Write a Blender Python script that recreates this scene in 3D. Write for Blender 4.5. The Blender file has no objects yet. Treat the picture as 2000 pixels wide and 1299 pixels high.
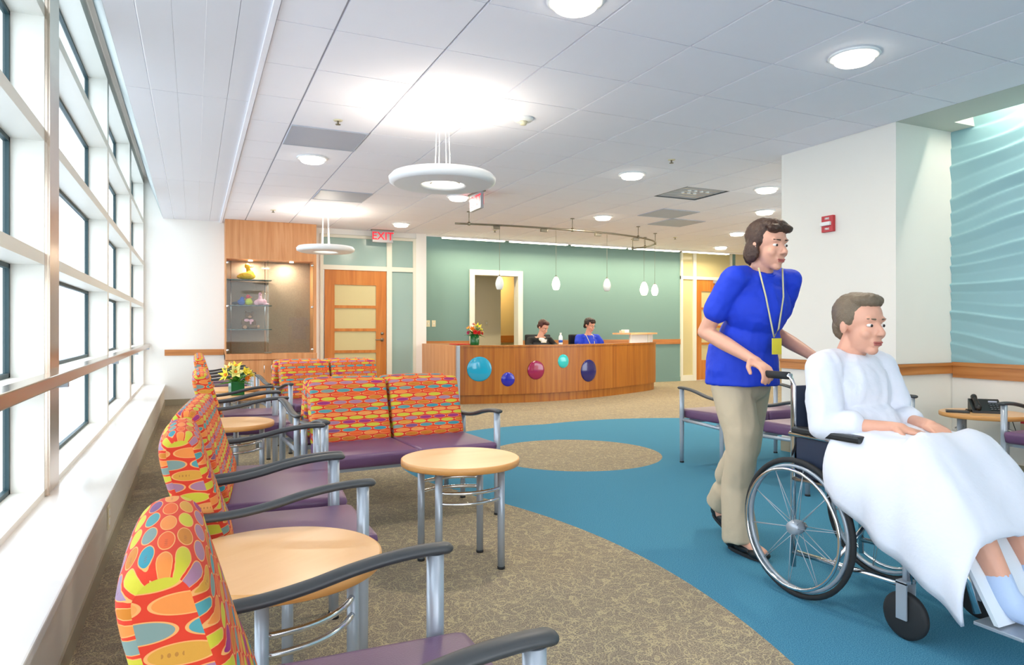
import bpy, bmesh, math, random
from mathutils import Vector, Matrix, Euler, noise
random.seed(4)
PI = math.pi
SC = bpy.context.scene
COL = SC.collection
EYE = 1.10; YAW = .4314; FPX = 1350.; HOR = 642.; CEIL = 2.666

# ---------------------------------------------------------------- measuring helpers (photo column -> metres on a known wall plane)
def U(u, Y):
    r = (u-1000)/FPX
    return Y*(math.sin(YAW)+r*math.cos(YAW))/(math.cos(YAW)-r*math.sin(YAW))
def ZV(v, X, Y):
    return EYE+(HOR-v)*(X*math.sin(YAW)+Y*math.cos(YAW))/FPX

# ---------------------------------------------------------------- materials
def lin(c):
    if isinstance(c, str):
        c = c.lstrip('#'); c = [int(c[i:i+2], 16)/255 for i in (0, 2, 4)]
        c = [x/12.92 if x <= .04045 else ((x+.055)/1.055)**2.4 for x in c]
    return (c[0], c[1], c[2], 1)
def newmat(name):
    m = bpy.data.materials.new(name); m.use_nodes = True
    nt = m.node_tree; b = nt.nodes['Principled BSDF']
    return m, nt, b
def N(nt, typ, **kw):
    n = nt.nodes.new(typ)
    for k, v in kw.items():
        if k.startswith('i_'): n.inputs[int(k[2:])].default_value = v
        else: setattr(n, k, v)
    return n
def M_(nt, op, a, b=None, c=None):
    n = nt.nodes.new('ShaderNodeMath'); n.operation = op
    for i, v in enumerate((a, b, c)):
        if v is None: continue
        if isinstance(v, (int, float)): n.inputs[i].default_value = v
        else: nt.links.new(v, n.inputs[i])
    return n.outputs[0]
def ramp(nt, fac, stops, interp='LINEAR'):
    n = nt.nodes.new('ShaderNodeValToRGB'); n.color_ramp.interpolation = interp
    el = n.color_ramp.elements
    while len(el) < len(stops): el.new(.5)
    for e, (p, c) in zip(el, stops): e.position = p; e.color = lin(c)
    nt.links.new(fac, n.inputs[0]); return n.outputs[0]
def mix(nt, f, a, b):
    n = nt.nodes.new('ShaderNodeMix'); n.data_type = 'RGBA'
    for s, v in ((0, f), (6, a), (7, b)):
        if isinstance(v, (int, float)): n.inputs[s].default_value = v
        elif isinstance(v, (tuple, str)): n.inputs[s].default_value = lin(v)
        else: nt.links.new(v, n.inputs[s])
    return n.outputs[2]
def plain(name, c, rough=.5, metal=0, var=.06, scale=6, bump=0, bscale=80, spec=.5, sheen=0, coat=0):
    """one-colour surface with slight procedural variation and optional fine bump"""
    m, nt, b = newmat(name)
    tc = N(nt, 'ShaderNodeTexCoord'); nz = N(nt, 'ShaderNodeTexNoise'); nz.inputs['Scale'].default_value = scale
    nt.links.new(tc.outputs['Object'], nz.inputs['Vector'])
    base = lin(c); lo = tuple(x*(1-var) for x in base[:3])
    nt.links.new(mix(nt, nz.outputs[0], lo, base[:3]), b.inputs['Base Color'])
    b.inputs['Roughness'].default_value = rough; b.inputs['Metallic'].default_value = metal
    b.inputs['Specular IOR Level'].default_value = spec
    if sheen: b.inputs['Sheen Weight'].default_value = sheen
    if coat: b.inputs['Coat Weight'].default_value = coat
    if bump:
        n2 = N(nt, 'ShaderNodeTexNoise'); n2.inputs['Scale'].default_value = bscale; n2.inputs['Detail'].default_value = 4
        nt.links.new(tc.outputs['Object'], n2.inputs['Vector'])
        bp = N(nt, 'ShaderNodeBump'); bp.inputs['Strength'].default_value = bump; bp.inputs['Distance'].default_value = .004
        nt.links.new(n2.outputs[0], bp.inputs['Height']); nt.links.new(bp.outputs[0], b.inputs['Normal'])
    return m
def wood(name, a, b_, c, sx=(9, 9, .5), rough=.38, plank=0):
    m, nt, b = newmat(name)
    tc = N(nt, 'ShaderNodeTexCoord'); mp = N(nt, 'ShaderNodeMapping'); mp.inputs['Scale'].default_value = sx
    nt.links.new(tc.outputs['Object'], mp.inputs[0])
    n1 = N(nt, 'ShaderNodeTexNoise'); n1.inputs['Scale'].default_value = 2.2; n1.inputs['Detail'].default_value = 6; n1.inputs['Distortion'].default_value = .6
    n2 = N(nt, 'ShaderNodeTexNoise'); n2.inputs['Scale'].default_value = 14; n2.inputs['Detail'].default_value = 5
    nt.links.new(mp.outputs[0], n1.inputs[0]); nt.links.new(mp.outputs[0], n2.inputs[0])
    col = ramp(nt, n1.outputs[0], [(.3, a), (.5, b_), (.72, c)])
    col = mix(nt, M_(nt, 'MULTIPLY', n2.outputs[0], .28), col, a)
    nt.links.new(col, b.inputs['Base Color'])
    b.inputs['Roughness'].default_value = rough
    return m
def emit(name, c, s):
    m, nt, b = newmat(name)
    b.inputs['Base Color'].default_value = lin(c)
    b.inputs['Emission Color'].default_value = lin(c); b.inputs['Emission Strength'].default_value = s
    return m
def clear_glass(name, tint='#ffffff', refl=.12, rough=.02):
    m = bpy.data.materials.new(name); m.use_nodes = True; nt = m.node_tree; nt.nodes.clear()
    o = N(nt, 'ShaderNodeOutputMaterial'); t = N(nt, 'ShaderNodeBsdfTransparent'); g = N(nt, 'ShaderNodeBsdfGlossy'); mx = N(nt, 'ShaderNodeMixShader')
    t.inputs[0].default_value = lin(tint); g.inputs['Roughness'].default_value = rough
    f = N(nt, 'ShaderNodeFresnel'); f.inputs[0].default_value = 1.5
    nt.links.new(M_(nt, 'MINIMUM', M_(nt, 'MULTIPLY', f.outputs[0], refl/.10), refl*1.6), mx.inputs[0])
    nt.links.new(t.outputs[0], mx.inputs[1]); nt.links.new(g.outputs[0], mx.inputs[2]); nt.links.new(mx.outputs[0], o.inputs[0])
    return m

MT = {}
MT['white_wall'] = plain('painted white wall', '#f1efe9', .7, var=.015, bump=.05)
MT['cream_wall'] = plain('painted cream wall', '#e4d9bd', .7, var=.02, bump=.05)
MT['pillar'] = plain('pillar paint', '#ece8df', .7, var=.02, bump=.05)
MT['beige_wall'] = plain('beige wall', '#ddcfa9', .7, var=.02)
MT['teal_wall'] = plain('teal wall paint', '#74948f', .6, var=.04, scale=1.2, bump=.04)
MT['tile'] = plain('ceiling tile', '#f7f5fb', .85, var=.02, bump=.12, bscale=300)
MT['grid'] = plain('ceiling grid reveal', '#b9bdc6', .7, var=.02)
MT['metal_soffit'] = plain('pale metal soffit panel', '#e6e8ef', .45, var=.02, scale=2)
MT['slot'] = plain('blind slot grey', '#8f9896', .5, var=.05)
MT['drywall'] = plain('soffit drywall', '#cfd0c4', .75, var=.03)
MT['fin'] = plain('window fin paint', '#e9e7de', .45, var=.03)
MT['ledge'] = plain('window ledge laminate', '#f6f5f2', .22, var=.015)
MT['ledge_face'] = plain('ledge face paint', '#d9d3c6', .6, var=.03)
MT['base'] = plain('taupe vinyl base', '#a39a82', .55, var=.05)
MT['bronze'] = plain('brushed steel bar', '#c9b8a8', .22, metal=1, var=.12, scale=3)
MT['gasket'] = plain('dark teal gasket', '#1d3b40', .5)
MT['frame_cream'] = plain('cream door frame', '#e6e3d2', .45, var=.02)
MT['steel'] = plain('satin silver frame paint', '#aab3bd', .33, metal=.35, var=.05)
MT['chrome'] = plain('chrome', '#e2e5e8', .12, metal=1, var=.03)
MT['nickel'] = plain('brushed nickel', '#8f8878', .35, metal=.9, var=.08)
MT['arm'] = plain('charcoal arm urethane', '#3c3f41', .42, var=.1)
MT['black'] = plain('black plastic', '#16181a', .4, var=.2)
MT['navy'] = plain('navy vinyl', '#1f2c44', .5, var=.15)
MT['rubber'] = plain('dark rubber', '#202224', .7, var=.2)
MT['vinyl'] = plain('plum vinyl', '#6b4a6e', .38, var=.12, scale=5, bump=.12, bscale=250)
MT['lamp_white'] = plain('white lamp shell', '#eef0f0', .35, var=.01)
MT['vent'] = plain('perforated grey vent', '#b4bac8', .5, var=.05)
MT['vent_dark'] = plain('open vent interior', '#63696c', .4, metal=.5, var=.2, scale=20)
MT['plastic_white'] = plain('white plastic', '#eeeeea', .4, var=.02)
MT['ivory'] = plain('ivory plastic', '#dcd3b4', .4, var=.02)
MT['red_plate'] = plain('red alarm plate', '#c2323a', .4, var=.05)
MT['exit_body'] = plain('brushed exit sign', '#a9a8ac', .35, var=.05)
MT['exit_red'] = emit('exit letters', '#f01c30', .55)
MT['paper'] = plain('white paper', '#f2f2f0', .6)
MT['glow_white'] = emit('warm white diffuser', '#fff6e6', 4.5)
MT['glow_pend'] = emit('opal pendant lit', '#fff4e0', 1.6)
MT['dim_pend'] = plain('opal pendant unlit', '#e5e9e9', .25, var=.02)
MT['strip'] = emit('cove tube', '#fff6e0', 7)
MT['skin'] = plain('light skin', '#e0a68c', .5, var=.12, scale=25)
MT['hair_brown'] = plain('brown hair', '#4a2f20', .5, var=.5, scale=120, bump=.6, bscale=200)
MT['hair_red'] = plain('auburn hair', '#4d1710', .5, var=.5, scale=120, bump=.6, bscale=200)
MT['hair_dark'] = plain('dark brown hair', '#2c120c', .5, var=.5, scale=120, bump=.6, bscale=200)
MT['hair_grey'] = plain('greying brown hair', '#7b6a55', .5, var=.4, scale=120, bump=.6, bscale=200)
MT['scrub'] = plain('royal blue scrub', '#0d3bd0', .7, var=.15, scale=9, bump=.25, bscale=60)
MT['khaki'] = plain('khaki cotton', '#c9b89c', .8, var=.12, scale=8, bump=.3, bscale=50)
MT['gown'] = plain('white cotton', '#dfe2ec', .85, var=.05, scale=9, bump=.4, bscale=40)
MT['sock'] = plain('pale blue sock', '#b9cdec', .85, var=.08, bump=.3)
MT['black_cloth'] = plain('black jacket', '#0b0c0f', .8, var=.2)
MT['lanyard'] = plain('cream lanyard', '#d8cfa0', .7)
MT['yellow_badge'] = plain('yellow badge', '#e6d437', .5)
MT['eye_white'] = plain('eye white', '#eae6e0', .3)
MT['iris'] = plain('iris', '#2b1d14', .3)
MT['lips'] = plain('lips', '#b5655c', .5)
MT['door_wood'] = wood('cherry door wood', '#b56a26', '#c87a30', '#d28a40', (7, 7, .45))
MT['cab_wood'] = wood('cabinet veneer', '#c07f4c', '#d1935f', '#dca473', (8, 8, .5))
MT['desk_wood'] = wood('desk veneer', '#8a4b10', '#a06018', '#b07226', (10, 10, .35))
MT['rail_wood'] = wood('chair rail wood', '#a9672f', '#bf7c40', '#cc8c50', (.8, .8, 14))
MT['table_wood'] = wood('maple laminate', '#dda66c', '#e6b47e', '#eec092', (.5, 3.2, 9), .3)
MT['table_edge'] = wood('maple edge band', '#c78a48', '#d49a5a', '#dda868', (2, 2, 14), .4)
MT['linen'] = plain('woven grey brown display backing', '#ab9480', .85, var=.3, scale=60, bump=.4, bscale=150)
MT['frost_teal'] = plain('frosted green glass', '#9db7b0', .15, var=.06, scale=1.5)
MT['frost_cream'] = plain('frosted warm glass', '#d5c795', .15, var=.08, scale=1.5)
MT['win_glass'] = clear_glass('window glass', '#f4fafc', .07)
MT['case_glass'] = clear_glass('display case glass', '#f4f8f6', .05)
MT['shelf_glass'] = plain('glass shelf edge', '#2c4a48', .15, var=.1)
MT['vase'] = plain('green vase glass', '#1d6b35', .12, var=.35, scale=14)
MT['petal_yellow'] = plain('yellow petals', '#f6e03a', .55, var=.15, scale=30)
MT['petal_pale'] = plain('pale yellow petals', '#f4ec8e', .55, var=.1, scale=30)
MT['petal_orange'] = plain('orange petals', '#f08a1c', .55, var=.15, scale=30)
MT['petal_red'] = plain('red petals', '#d8201c', .55, var=.2, scale=30)
MT['petal_pink'] = plain('magenta petals', '#d0206c', .55, var=.2, scale=30)
MT['leaf'] = plain('leaf green', '#4f9a2c', .5, var=.35, scale=20)
MT['leaf_dark'] = plain('dark leaf green', '#1f5a24', .5, var=.35, scale=20)
MT['plush_yellow'] = plain('yellow plush', '#f0bc1c', .9, var=.15, bump=.6, bscale=150)
MT['plush_lime'] = plain('lime plush', '#cfd82c', .9, var=.15, bump=.6, bscale=150)
MT['plush_blue'] = plain('blue plush', '#2f62c0', .9, var=.2, bump=.6, bscale=150)
MT['plush_navy'] = plain('dark blue plush', '#222a48', .9, var=.2, bump=.6, bscale=150)
MT['plush_red'] = plain('red plush', '#e0304a', .9, var=.15, bump=.6, bscale=150)
MT['plush_pink'] = plain('pink plush', '#f0b2c4', .9, var=.12, bump=.6, bscale=150)
MT['plush_brown'] = plain('brown plush', '#7d5830', .9, var=.25, bump=.8, bscale=150)
MT['plush_tan'] = plain('tan plush', '#c08d68', .9, var=.15, bump=.8, bscale=150)
MT['facade'] = plain('pale facade', '#dfe7ee', .7, var=.04)
MT['facade_glass'] = plain('facade window glass', '#8fa6bd', .2, var=.2)
MT['pavement'] = plain('pale pavement', '#c9ced2', .8, var=.06)
for k, c in dict(cyan='#1a9cc4', royal='#1418a8', berry='#8c0f48', aqua='#2cc0c4', navyd='#060a62').items():
    MT['disc_'+k] = plain('glossy disc '+k, c, .12, var=.04, coat=.6)

def fabric_mat():
    """woven upholstery: staggered rows of coloured ovals with a pale outline on orange red"""
    m, nt, b = newmat('oval pattern upholstery')
    uv = N(nt, 'ShaderNodeUVMap'); sp = N(nt, 'ShaderNodeSeparateXYZ'); nt.links.new(uv.outputs[0], sp.inputs[0])
    W, H = .094, .0238
    v = M_(nt, 'DIVIDE', sp.outputs[1], H); row = M_(nt, 'FLOOR', v); fy = M_(nt, 'SUBTRACT', M_(nt, 'SUBTRACT', v, row), .5)
    wn = N(nt, 'ShaderNodeTexWhiteNoise', noise_dimensions='1D'); nt.links.new(row, wn.inputs['W'])
    par = M_(nt, 'MULTIPLY', M_(nt, 'MODULO', M_(nt, 'ABSOLUTE', row), 2), .5)
    off = M_(nt, 'ADD', par, M_(nt, 'MULTIPLY', wn.outputs['Value'], .3))
    u = M_(nt, 'ADD', M_(nt, 'DIVIDE', sp.outputs[0], W), off); cell = M_(nt, 'FLOOR', u); fx = M_(nt, 'SUBTRACT', M_(nt, 'SUBTRACT', u, cell), .5)
    d = M_(nt, 'SQRT', M_(nt, 'ADD', M_(nt, 'POWER', M_(nt, 'DIVIDE', M_(nt, 'ABSOLUTE', fx), .475), 2), M_(nt, 'POWER', M_(nt, 'DIVIDE', M_(nt, 'ABSOLUTE', fy), .475), 2)))
    cb = N(nt, 'ShaderNodeCombineXYZ'); nt.links.new(cell, cb.inputs[0]); nt.links.new(row, cb.inputs[1])
    w2 = N(nt, 'ShaderNodeTexWhiteNoise', noise_dimensions='2D'); nt.links.new(cb.outputs[0], w2.inputs['Vector'])
    r = w2.outputs['Value']
    A = ramp(nt, r, [(0, '#bdb32c'), (.4, '#c98f30'), (.62, '#bf7216'), (.85, '#aab42e')], 'CONSTANT')
    B = ramp(nt, r, [(0, '#4b8d90'), (.3, '#768b84'), (.6, '#744a78'), (.82, '#2f8795')], 'CONSTANT')
    C = ramp(nt, r, [(0, '#dd8138'), (.35, '#d8581c'), (.7, '#dd8f48')], 'CONSTANT')
    D = ramp(nt, r, [(0, '#9c6f85'), (.45, '#94246c'), (.7, '#92788f')], 'CONSTANT')
    k = M_(nt, 'MODULO', M_(nt, 'ADD', M_(nt, 'ABSOLUTE', row), 0), 5)
    col = mix(nt, M_(nt, 'COMPARE', k, 1, .3), A, B)
    col = mix(nt, M_(nt, 'COMPARE', k, 2, .3), col, C)
    col = mix(nt, M_(nt, 'COMPARE', k, 4, .3), col, D)
    # three small dots at one end of some ovals
    dx = M_(nt, 'SUBTRACT', M_(nt, 'FRACT', M_(nt, 'MULTIPLY', M_(nt, 'ADD', fx, .3), 11)), .5)
    dd = M_(nt, 'SQRT', M_(nt, 'ADD', M_(nt, 'POWER', M_(nt, 'MULTIPLY', M_(nt, 'ABSOLUTE', dx), 1), 2), M_(nt, 'POWER', M_(nt, 'MULTIPLY', M_(nt, 'ABSOLUTE', fy), 2.8), 2)))
    dot = M_(nt, 'MULTIPLY', M_(nt, 'LESS_THAN', dd, .26), M_(nt, 'MULTIPLY', M_(nt, 'LESS_THAN', M_(nt, 'ABSOLUTE', M_(nt, 'ADD', fx, .12)), .14), M_(nt, 'GREATER_THAN', r, .5)))
    col = mix(nt, M_(nt, 'MULTIPLY', dot, .45), col, '#7a3a20')
    out = mix(nt, M_(nt, 'LESS_THAN', d, .98), '#cc3214', '#de9a58')
    out = mix(nt, M_(nt, 'LESS_THAN', d, .88), out, col)
    nt.links.new(out, b.inputs['Base Color']); b.inputs['Roughness'].default_value = .8
    tc = N(nt, 'ShaderNodeTexCoord'); n2 = N(nt, 'ShaderNodeTexNoise'); n2.inputs['Scale'].default_value = 260
    nt.links.new(tc.outputs['Object'], n2.inputs[0]); bp = N(nt, 'ShaderNodeBump'); bp.inputs['Strength'].default_value = .15; bp.inputs['Distance'].default_value = .002
    nt.links.new(n2.outputs[0], bp.inputs['Height']); nt.links.new(bp.outputs[0], b.inputs['Normal'])
    return m
MT['fabric'] = fabric_mat()

def carpet_mat():
    m, nt, b = newmat('inlaid carpet')
    g = N(nt, 'ShaderNodeNewGeometry'); sp = N(nt, 'ShaderNodeSeparateXYZ'); nt.links.new(g.outputs['Position'], sp.inputs[0])
    X, Y = sp.outputs[0], sp.outputs[1]
    def circ(cx, cy, r):
        a = M_(nt, 'POWER', M_(nt, 'ABSOLUTE', M_(nt, 'SUBTRACT', X, cx)), 2); c = M_(nt, 'POWER', M_(nt, 'ABSOLUTE', M_(nt, 'SUBTRACT', Y, cy)), 2)
        return M_(nt, 'LESS_THAN', M_(nt, 'ADD', a, c), r*r)
    y1 = M_(nt, 'SUBTRACT', Y, 2.8)
    edge = M_(nt, 'SUBTRACT', 1.965, M_(nt, 'MULTIPLY', M_(nt, 'MULTIPLY', y1, y1), .14))
    x1 = M_(nt, 'SUBTRACT', X, 4.3)
    top = M_(nt, 'SUBTRACT', 7.15, M_(nt, 'MULTIPLY', M_(nt, 'MULTIPLY', x1, x1), .22))
    path = M_(nt, 'MULTIPLY', M_(nt, 'GREATER_THAN', X, edge), M_(nt, 'LESS_THAN', Y, top))
    path = M_(nt, 'MULTIPLY', path, M_(nt, 'MAXIMUM', M_(nt, 'GREATER_THAN', X, 3.5), M_(nt, 'LESS_THAN', Y, 4.4)))
    blue = M_(nt, 'MAXIMUM', path, circ(3.42, 5.15, 1.93))
    blue = M_(nt, 'MULTIPLY', blue, M_(nt, 'SUBTRACT', 1, circ(3.04, 5.3, .76)))
    blue = M_(nt, 'MULTIPLY', blue, M_(nt, 'SUBTRACT', 1, circ(5.0, 2.1, .88)))
    # tan carpet with curly paler loops
    n0 = N(nt, 'ShaderNodeTexNoise'); n0.inputs['Scale'].default_value = 7; n0.inputs['Detail'].default_value = 2
    nt.links.new(g.outputs['Position'], n0.inputs[0])
    ad = N(nt, 'ShaderNodeVectorMath', operation='MULTIPLY_ADD'); nt.links.new(n0.outputs['Color'], ad.inputs[0]); ad.inputs[1].default_value = (.3, .3, .3); nt.links.new(g.outputs['Position'], ad.inputs[2])
    vo = N(nt, 'ShaderNodeTexVoronoi', feature='DISTANCE_TO_EDGE'); vo.inputs['Scale'].default_value = 12; nt.links.new(ad.outputs[0], vo.inputs[0])
    vo2 = N(nt, 'ShaderNodeTexVoronoi', feature='DISTANCE_TO_EDGE'); vo2.inputs['Scale'].default_value = 20; nt.links.new(ad.outputs[0], vo2.inputs[0])
    n1 = N(nt, 'ShaderNodeTexNoise'); n1.inputs['Scale'].default_value = 190; n1.inputs['Detail'].default_value = 3; n1.inputs['Roughness'].default_value = .7
    nt.links.new(g.outputs['Position'], n1.inputs[0])
    n3 = N(nt, 'ShaderNodeTexNoise'); n3.inputs['Scale'].default_value = 2.6; nt.links.new(g.outputs['Position'], n3.inputs[0])
    tan = ramp(nt, n1.outputs[0], [(.32, '#5b534b'), (.45, '#857b6e'), (.56, '#a2957f'), (.70, '#ccbda0')])
    ln = M_(nt, 'MAXIMUM', M_(nt, 'LESS_THAN', vo.outputs[0], .035), M_(nt, 'LESS_THAN', vo2.outputs[0], .03))
    lf = M_(nt, 'MULTIPLY', ln, M_(nt, 'GREATER_THAN', n1.outputs[0], .44))
    tan = mix(nt, M_(nt, 'MULTIPLY', lf, .62), tan, '#d6c598')
    tan = mix(nt, M_(nt, 'MULTIPLY', n3.outputs[0], .3), tan, '#85775f')
    n2 = N(nt, 'ShaderNodeTexNoise'); n2.inputs['Scale'].default_value = 260; n2.inputs['Detail'].default_value = 2; nt.links.new(g.outputs['Position'], n2.inputs[0])
    bl = ramp(nt, n2.outputs[0], [(.3, '#356d88'), (.5, '#4685a1'), (.7, '#629db5')])
    col = mix(nt, blue, tan, bl)
    nt.links.new(col, b.inputs['Base Color']); b.inputs['Roughness'].default_value = .95; b.inputs['Specular IOR Level'].default_value = .1
    bp = N(nt, 'ShaderNodeBump'); bp.inputs['Strength'].default_value = .5; bp.inputs['Distance'].default_value = .006
    nt.links.new(n1.outputs[0], bp.inputs['Height']); nt.links.new(bp.outputs[0], b.inputs['Normal'])
    return m
MT['carpet'] = carpet_mat()

# ---------------------------------------------------------------- mesh helpers
def bx(bm, x0, x1, y0, y1, z0, z1, bev=0, mi=0):
    vs = [bm.verts.new((x, y, z)) for x in (x0, x1) for y in (y0, y1) for z in (z0, z1)]
    fs = [bm.faces.new([vs[i] for i in f]) for f in ((0, 1, 3, 2), (4, 6, 7, 5), (0, 4, 5, 1), (2, 3, 7, 6), (0, 2, 6, 4), (1, 5, 7, 3))]
    for f in fs: f.material_index = mi
    if bev:
        es = list({e for f in fs for e in f.edges})
        r = bmesh.ops.bevel(bm, geom=es, offset=bev, segments=2, profile=.6, affect='EDGES')
        for f in r['faces']: f.material_index = mi
    return vs
def frame_of(t):
    t = t.normalized(); a = Vector((0, 0, 1)) if abs(t.z) < .9 else Vector((1, 0, 0))
    n = t.cross(a).normalized(); return n, t.cross(n).normalized()
def tube(bm, pts, r, seg=12, mi=0, rz=None, side=None):
    """closed tube through points; r number or list; rz = second radius (flat section) across 'side' vector"""
    pts = [Vector(p) for p in pts]; rr = r if isinstance(r, (list, tuple)) else [r]*len(pts)
    rings = []
    for i, p in enumerate(pts):
        t = pts[min(i+1, len(pts)-1)]-pts[max(i-1, 0)]
        if side is not None:
            n = Vector(side); b_ = t.normalized().cross(n).normalized()
        else: n, b_ = frame_of(t)
        q = rr[i]; s = (rz*rr[i]/max(rr) if rz else q)
        rings.append([bm.verts.new(p+n*math.cos(2*PI*k/seg)*q+b_*math.sin(2*PI*k/seg)*s) for k in range(seg)])
    for a, b_ in zip(rings, rings[1:]):
        for k in range(seg):
            f = bm.faces.new((a[k], a[(k+1) % seg], b_[(k+1) % seg], b_[k])); f.smooth = True; f.material_index = mi
    for ring in (rings[0], rings[-1]):
        f = bm.faces.new(ring); f.material_index = mi
def lathe(bm, prof, c=(0, 0, 0), seg=32, mi=0, axis='Z', closed=False):
    """revolve (r,z) profile"""
    c = Vector(c); rings = []
    for r, z in prof:
        ring = []
        for k in range(seg):
            a = 2*PI*k/seg
            p = Vector((r*math.cos(a), r*math.sin(a), z))
            if axis == 'X': p = Vector((z, r*math.cos(a), r*math.sin(a)))
            if axis == 'Y': p = Vector((r*math.cos(a), z, r*math.sin(a)))
            ring.append(bm.verts.new(c+p))
        rings.append(ring)
    pairs = list(zip(rings, rings[1:]))+([(rings[-1], rings[0])] if closed else [])
    for a, b_ in pairs:
        for k in range(seg):
            f = bm.faces.new((a[k], a[(k+1) % seg], b_[(k+1) % seg], b_[k])); f.smooth = True; f.material_index = mi
    if not closed:
        for ring, (r, z) in ((rings[0], prof[0]), (rings[-1], prof[-1])):
            if r > 1e-6:
                f = bm.faces.new(ring); f.material_index = mi
    else: return
def ell(bm, c, r, rot=None, seg=16, mi=0):
    mat = Matrix.Translation(c) @ (Euler(rot).to_matrix().to_4x4() if rot is not None and not isinstance(rot, Matrix) else (rot.to_4x4() if rot is not None else Matrix())) @ Matrix.Diagonal((*r, 1))
    res = bmesh.ops.create_uvsphere(bm, u_segments=seg, v_segments=max(6, seg*3//4), radius=1, matrix=mat)
    for v in res['verts']:
        for f in v.link_faces: f.smooth = True; f.material_index = mi
def prism(bm, poly, a0, a1, axis='Y', mi=0):
    """extrude 2-D polygon: axis Y -> poly is (x,z); axis X -> (y,z); axis Z -> (x,y)"""
    def P(p, a): return {'Y': (p[0], a, p[1]), 'X': (a, p[0], p[1]), 'Z': (p[0], p[1], a)}[axis]
    A = [bm.verts.new(P(p, a0)) for p in poly]; B = [bm.verts.new(P(p, a1)) for p in poly]; n = len(poly)
    for i in range(n):
        f = bm.faces.new((A[i], A[(i+1) % n], B[(i+1) % n], B[i])); f.material_index = mi
    f = bm.faces.new(A[::-1]); f.material_index = mi
    f = bm.faces.new(B); f.material_index = mi
def obj(name, bm, mats, parent=None, smooth=None, loc=None, rot=None):
    if not isinstance(mats, (list, tuple)): mats = [mats]
    bmesh.ops.recalc_face_normals(bm, faces=bm.faces[:])
    me = bpy.data.meshes.new(name); bm.to_mesh(me); bm.free()
    for m in mats: me.materials.append(MT[m])
    if smooth is not None:
        for p in me.polygons: p.use_smooth = smooth
    for p in me.polygons:
        if len(p.vertices) > 12 or (p.use_smooth and smooth is None and abs(p.normal.z) > .9995 and p.area > .0004): p.use_smooth = False
    o = bpy.data.objects.new(name, me); COL.objects.link(o); o.parent = parent
    if loc is not None: o.location = loc
    if rot is not None: o.rotation_euler = rot
    return o
def quick(name, mat, parent, fn, **kw):
    bm = bmesh.new(); fn(bm); return obj(name, bm, mat, parent, **kw)
def tag(o, label=None, cat=None, group=None, kind=None):
    if label: o['label'] = label
    if cat: o['category'] = cat
    if group: o['group'] = group
    if kind: o['kind'] = kind
    return o
def thing(name, label, cat, loc=(0, 0, 0), rotz=0, group=None, kind=None):
    o = bpy.data.objects.new(name, None); COL.objects.link(o); o.empty_display_size = .1
    o.location = loc; o.rotation_euler = (0, 0, rotz); return tag(o, label, cat, group, kind)
def struct(name, label, bm, mats, parent=None):
    o = obj(name, bm, mats, parent); tag(o, label, None, None, 'structure' if parent is None else None); return o
def dup(root, loc, rotz, label, group=None):
    r = root.copy(); COL.objects.link(r); r.location = loc; r.rotation_euler = (0, 0, rotz); r['label'] = label
    if group: r['group'] = group
    for ch in list(root.children):
        c = ch.copy(); COL.objects.link(c); c.parent = r
        for g in ch.children:
            d = g.copy(); COL.objects.link(d); d.parent = c
    return r
def remesh(name, bm, mat, parent, voxel=.006, smooth=4, disp=None):
    """fuse overlapping volumes into one continuous surface"""
    bmesh.ops.recalc_face_normals(bm, faces=bm.faces[:])
    me = bpy.data.meshes.new('tmp'); bm.to_mesh(me); bm.free()
    t = bpy.data.objects.new('tmp', me); COL.objects.link(t)
    md = t.modifiers.new('r', 'REMESH'); md.mode = 'VOXEL'; md.voxel_size = voxel; md.use_smooth_shade = True
    if smooth:
        s = t.modifiers.new('s', 'SMOOTH'); s.factor = .5; s.iterations = smooth
    dg = bpy.context.evaluated_depsgraph_get(); dg.update()
    me2 = bpy.data.meshes.new_from_object(t.evaluated_get(dg)); bpy.data.objects.remove(t); bpy.data.meshes.remove(me)
    me2.name = name
    for v in me2.vertices:
        if disp: v.co += v.normal*disp(v.co)
    for p in me2.polygons: p.use_smooth = True
    me2.materials.clear(); me2.materials.append(MT[mat])
    o = bpy.data.objects.new(name, me2); COL.objects.link(o); o.parent = parent
    return o
def cap(bm, a, b, ra, rb=None, seg=14):
    """tapered rounded limb piece"""
    a = Vector(a); b = Vector(b); rb = ra if rb is None else rb; d = (b-a); L = d.length
    if L < 1e-5: ell(bm, a, (ra, ra, ra), seg=seg); return
    t = d/L; pts = []; rs = []
    for k in range(5):
        ph = PI/2*(1-k/4); pts.append(a-t*ra*math.sin(ph)); rs.append(max(ra*math.cos(ph), .0008))
    for k in range(5):
        ph = PI/2*k/4; pts.append(b+t*rb*math.sin(ph)); rs.append(max(rb*math.cos(ph), .0008))
    tube(bm, pts, rs, seg)
def chain(bm, pr, seg=14):
    for (a, ra), (b, rb) in zip(pr, pr[1:]): cap(bm, a, b, ra, rb, seg)
def text_mesh(name, txt, size, mat, parent, loc, rot, ext=.002, align='CENTER', label=None):
    cu = bpy.data.curves.new('t', 'FONT'); cu.body = txt; cu.size = size; cu.extrude = ext; cu.align_x = align; cu.align_y = 'CENTER'; cu.offset = size*.012
    t = bpy.data.objects.new('t', cu); COL.objects.link(t); dg = bpy.context.evaluated_depsgraph_get(); dg.update()
    me = bpy.data.meshes.new_from_object(t.evaluated_get(dg)); bpy.data.objects.remove(t); me.name = name
    me.materials.clear(); me.materials.append(MT[mat])
    o = bpy.data.objects.new(name, me); COL.objects.link(o); o.parent = parent; o.location = loc; o.rotation_euler = rot
    if label: o['label'] = label
    return o

# ================================================================ THE ROOM
BW = 11.72          # back wall behind the reception desk
DWY = 11.0          # left end wall and door partition
XR = 12.6
bm = bmesh.new(); bx(bm, -.9, XR, -3.2, 14.2, -.06, 0)
struct('floor', 'tan patterned carpet with an inlaid blue path and circle', bm, 'carpet')

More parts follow.
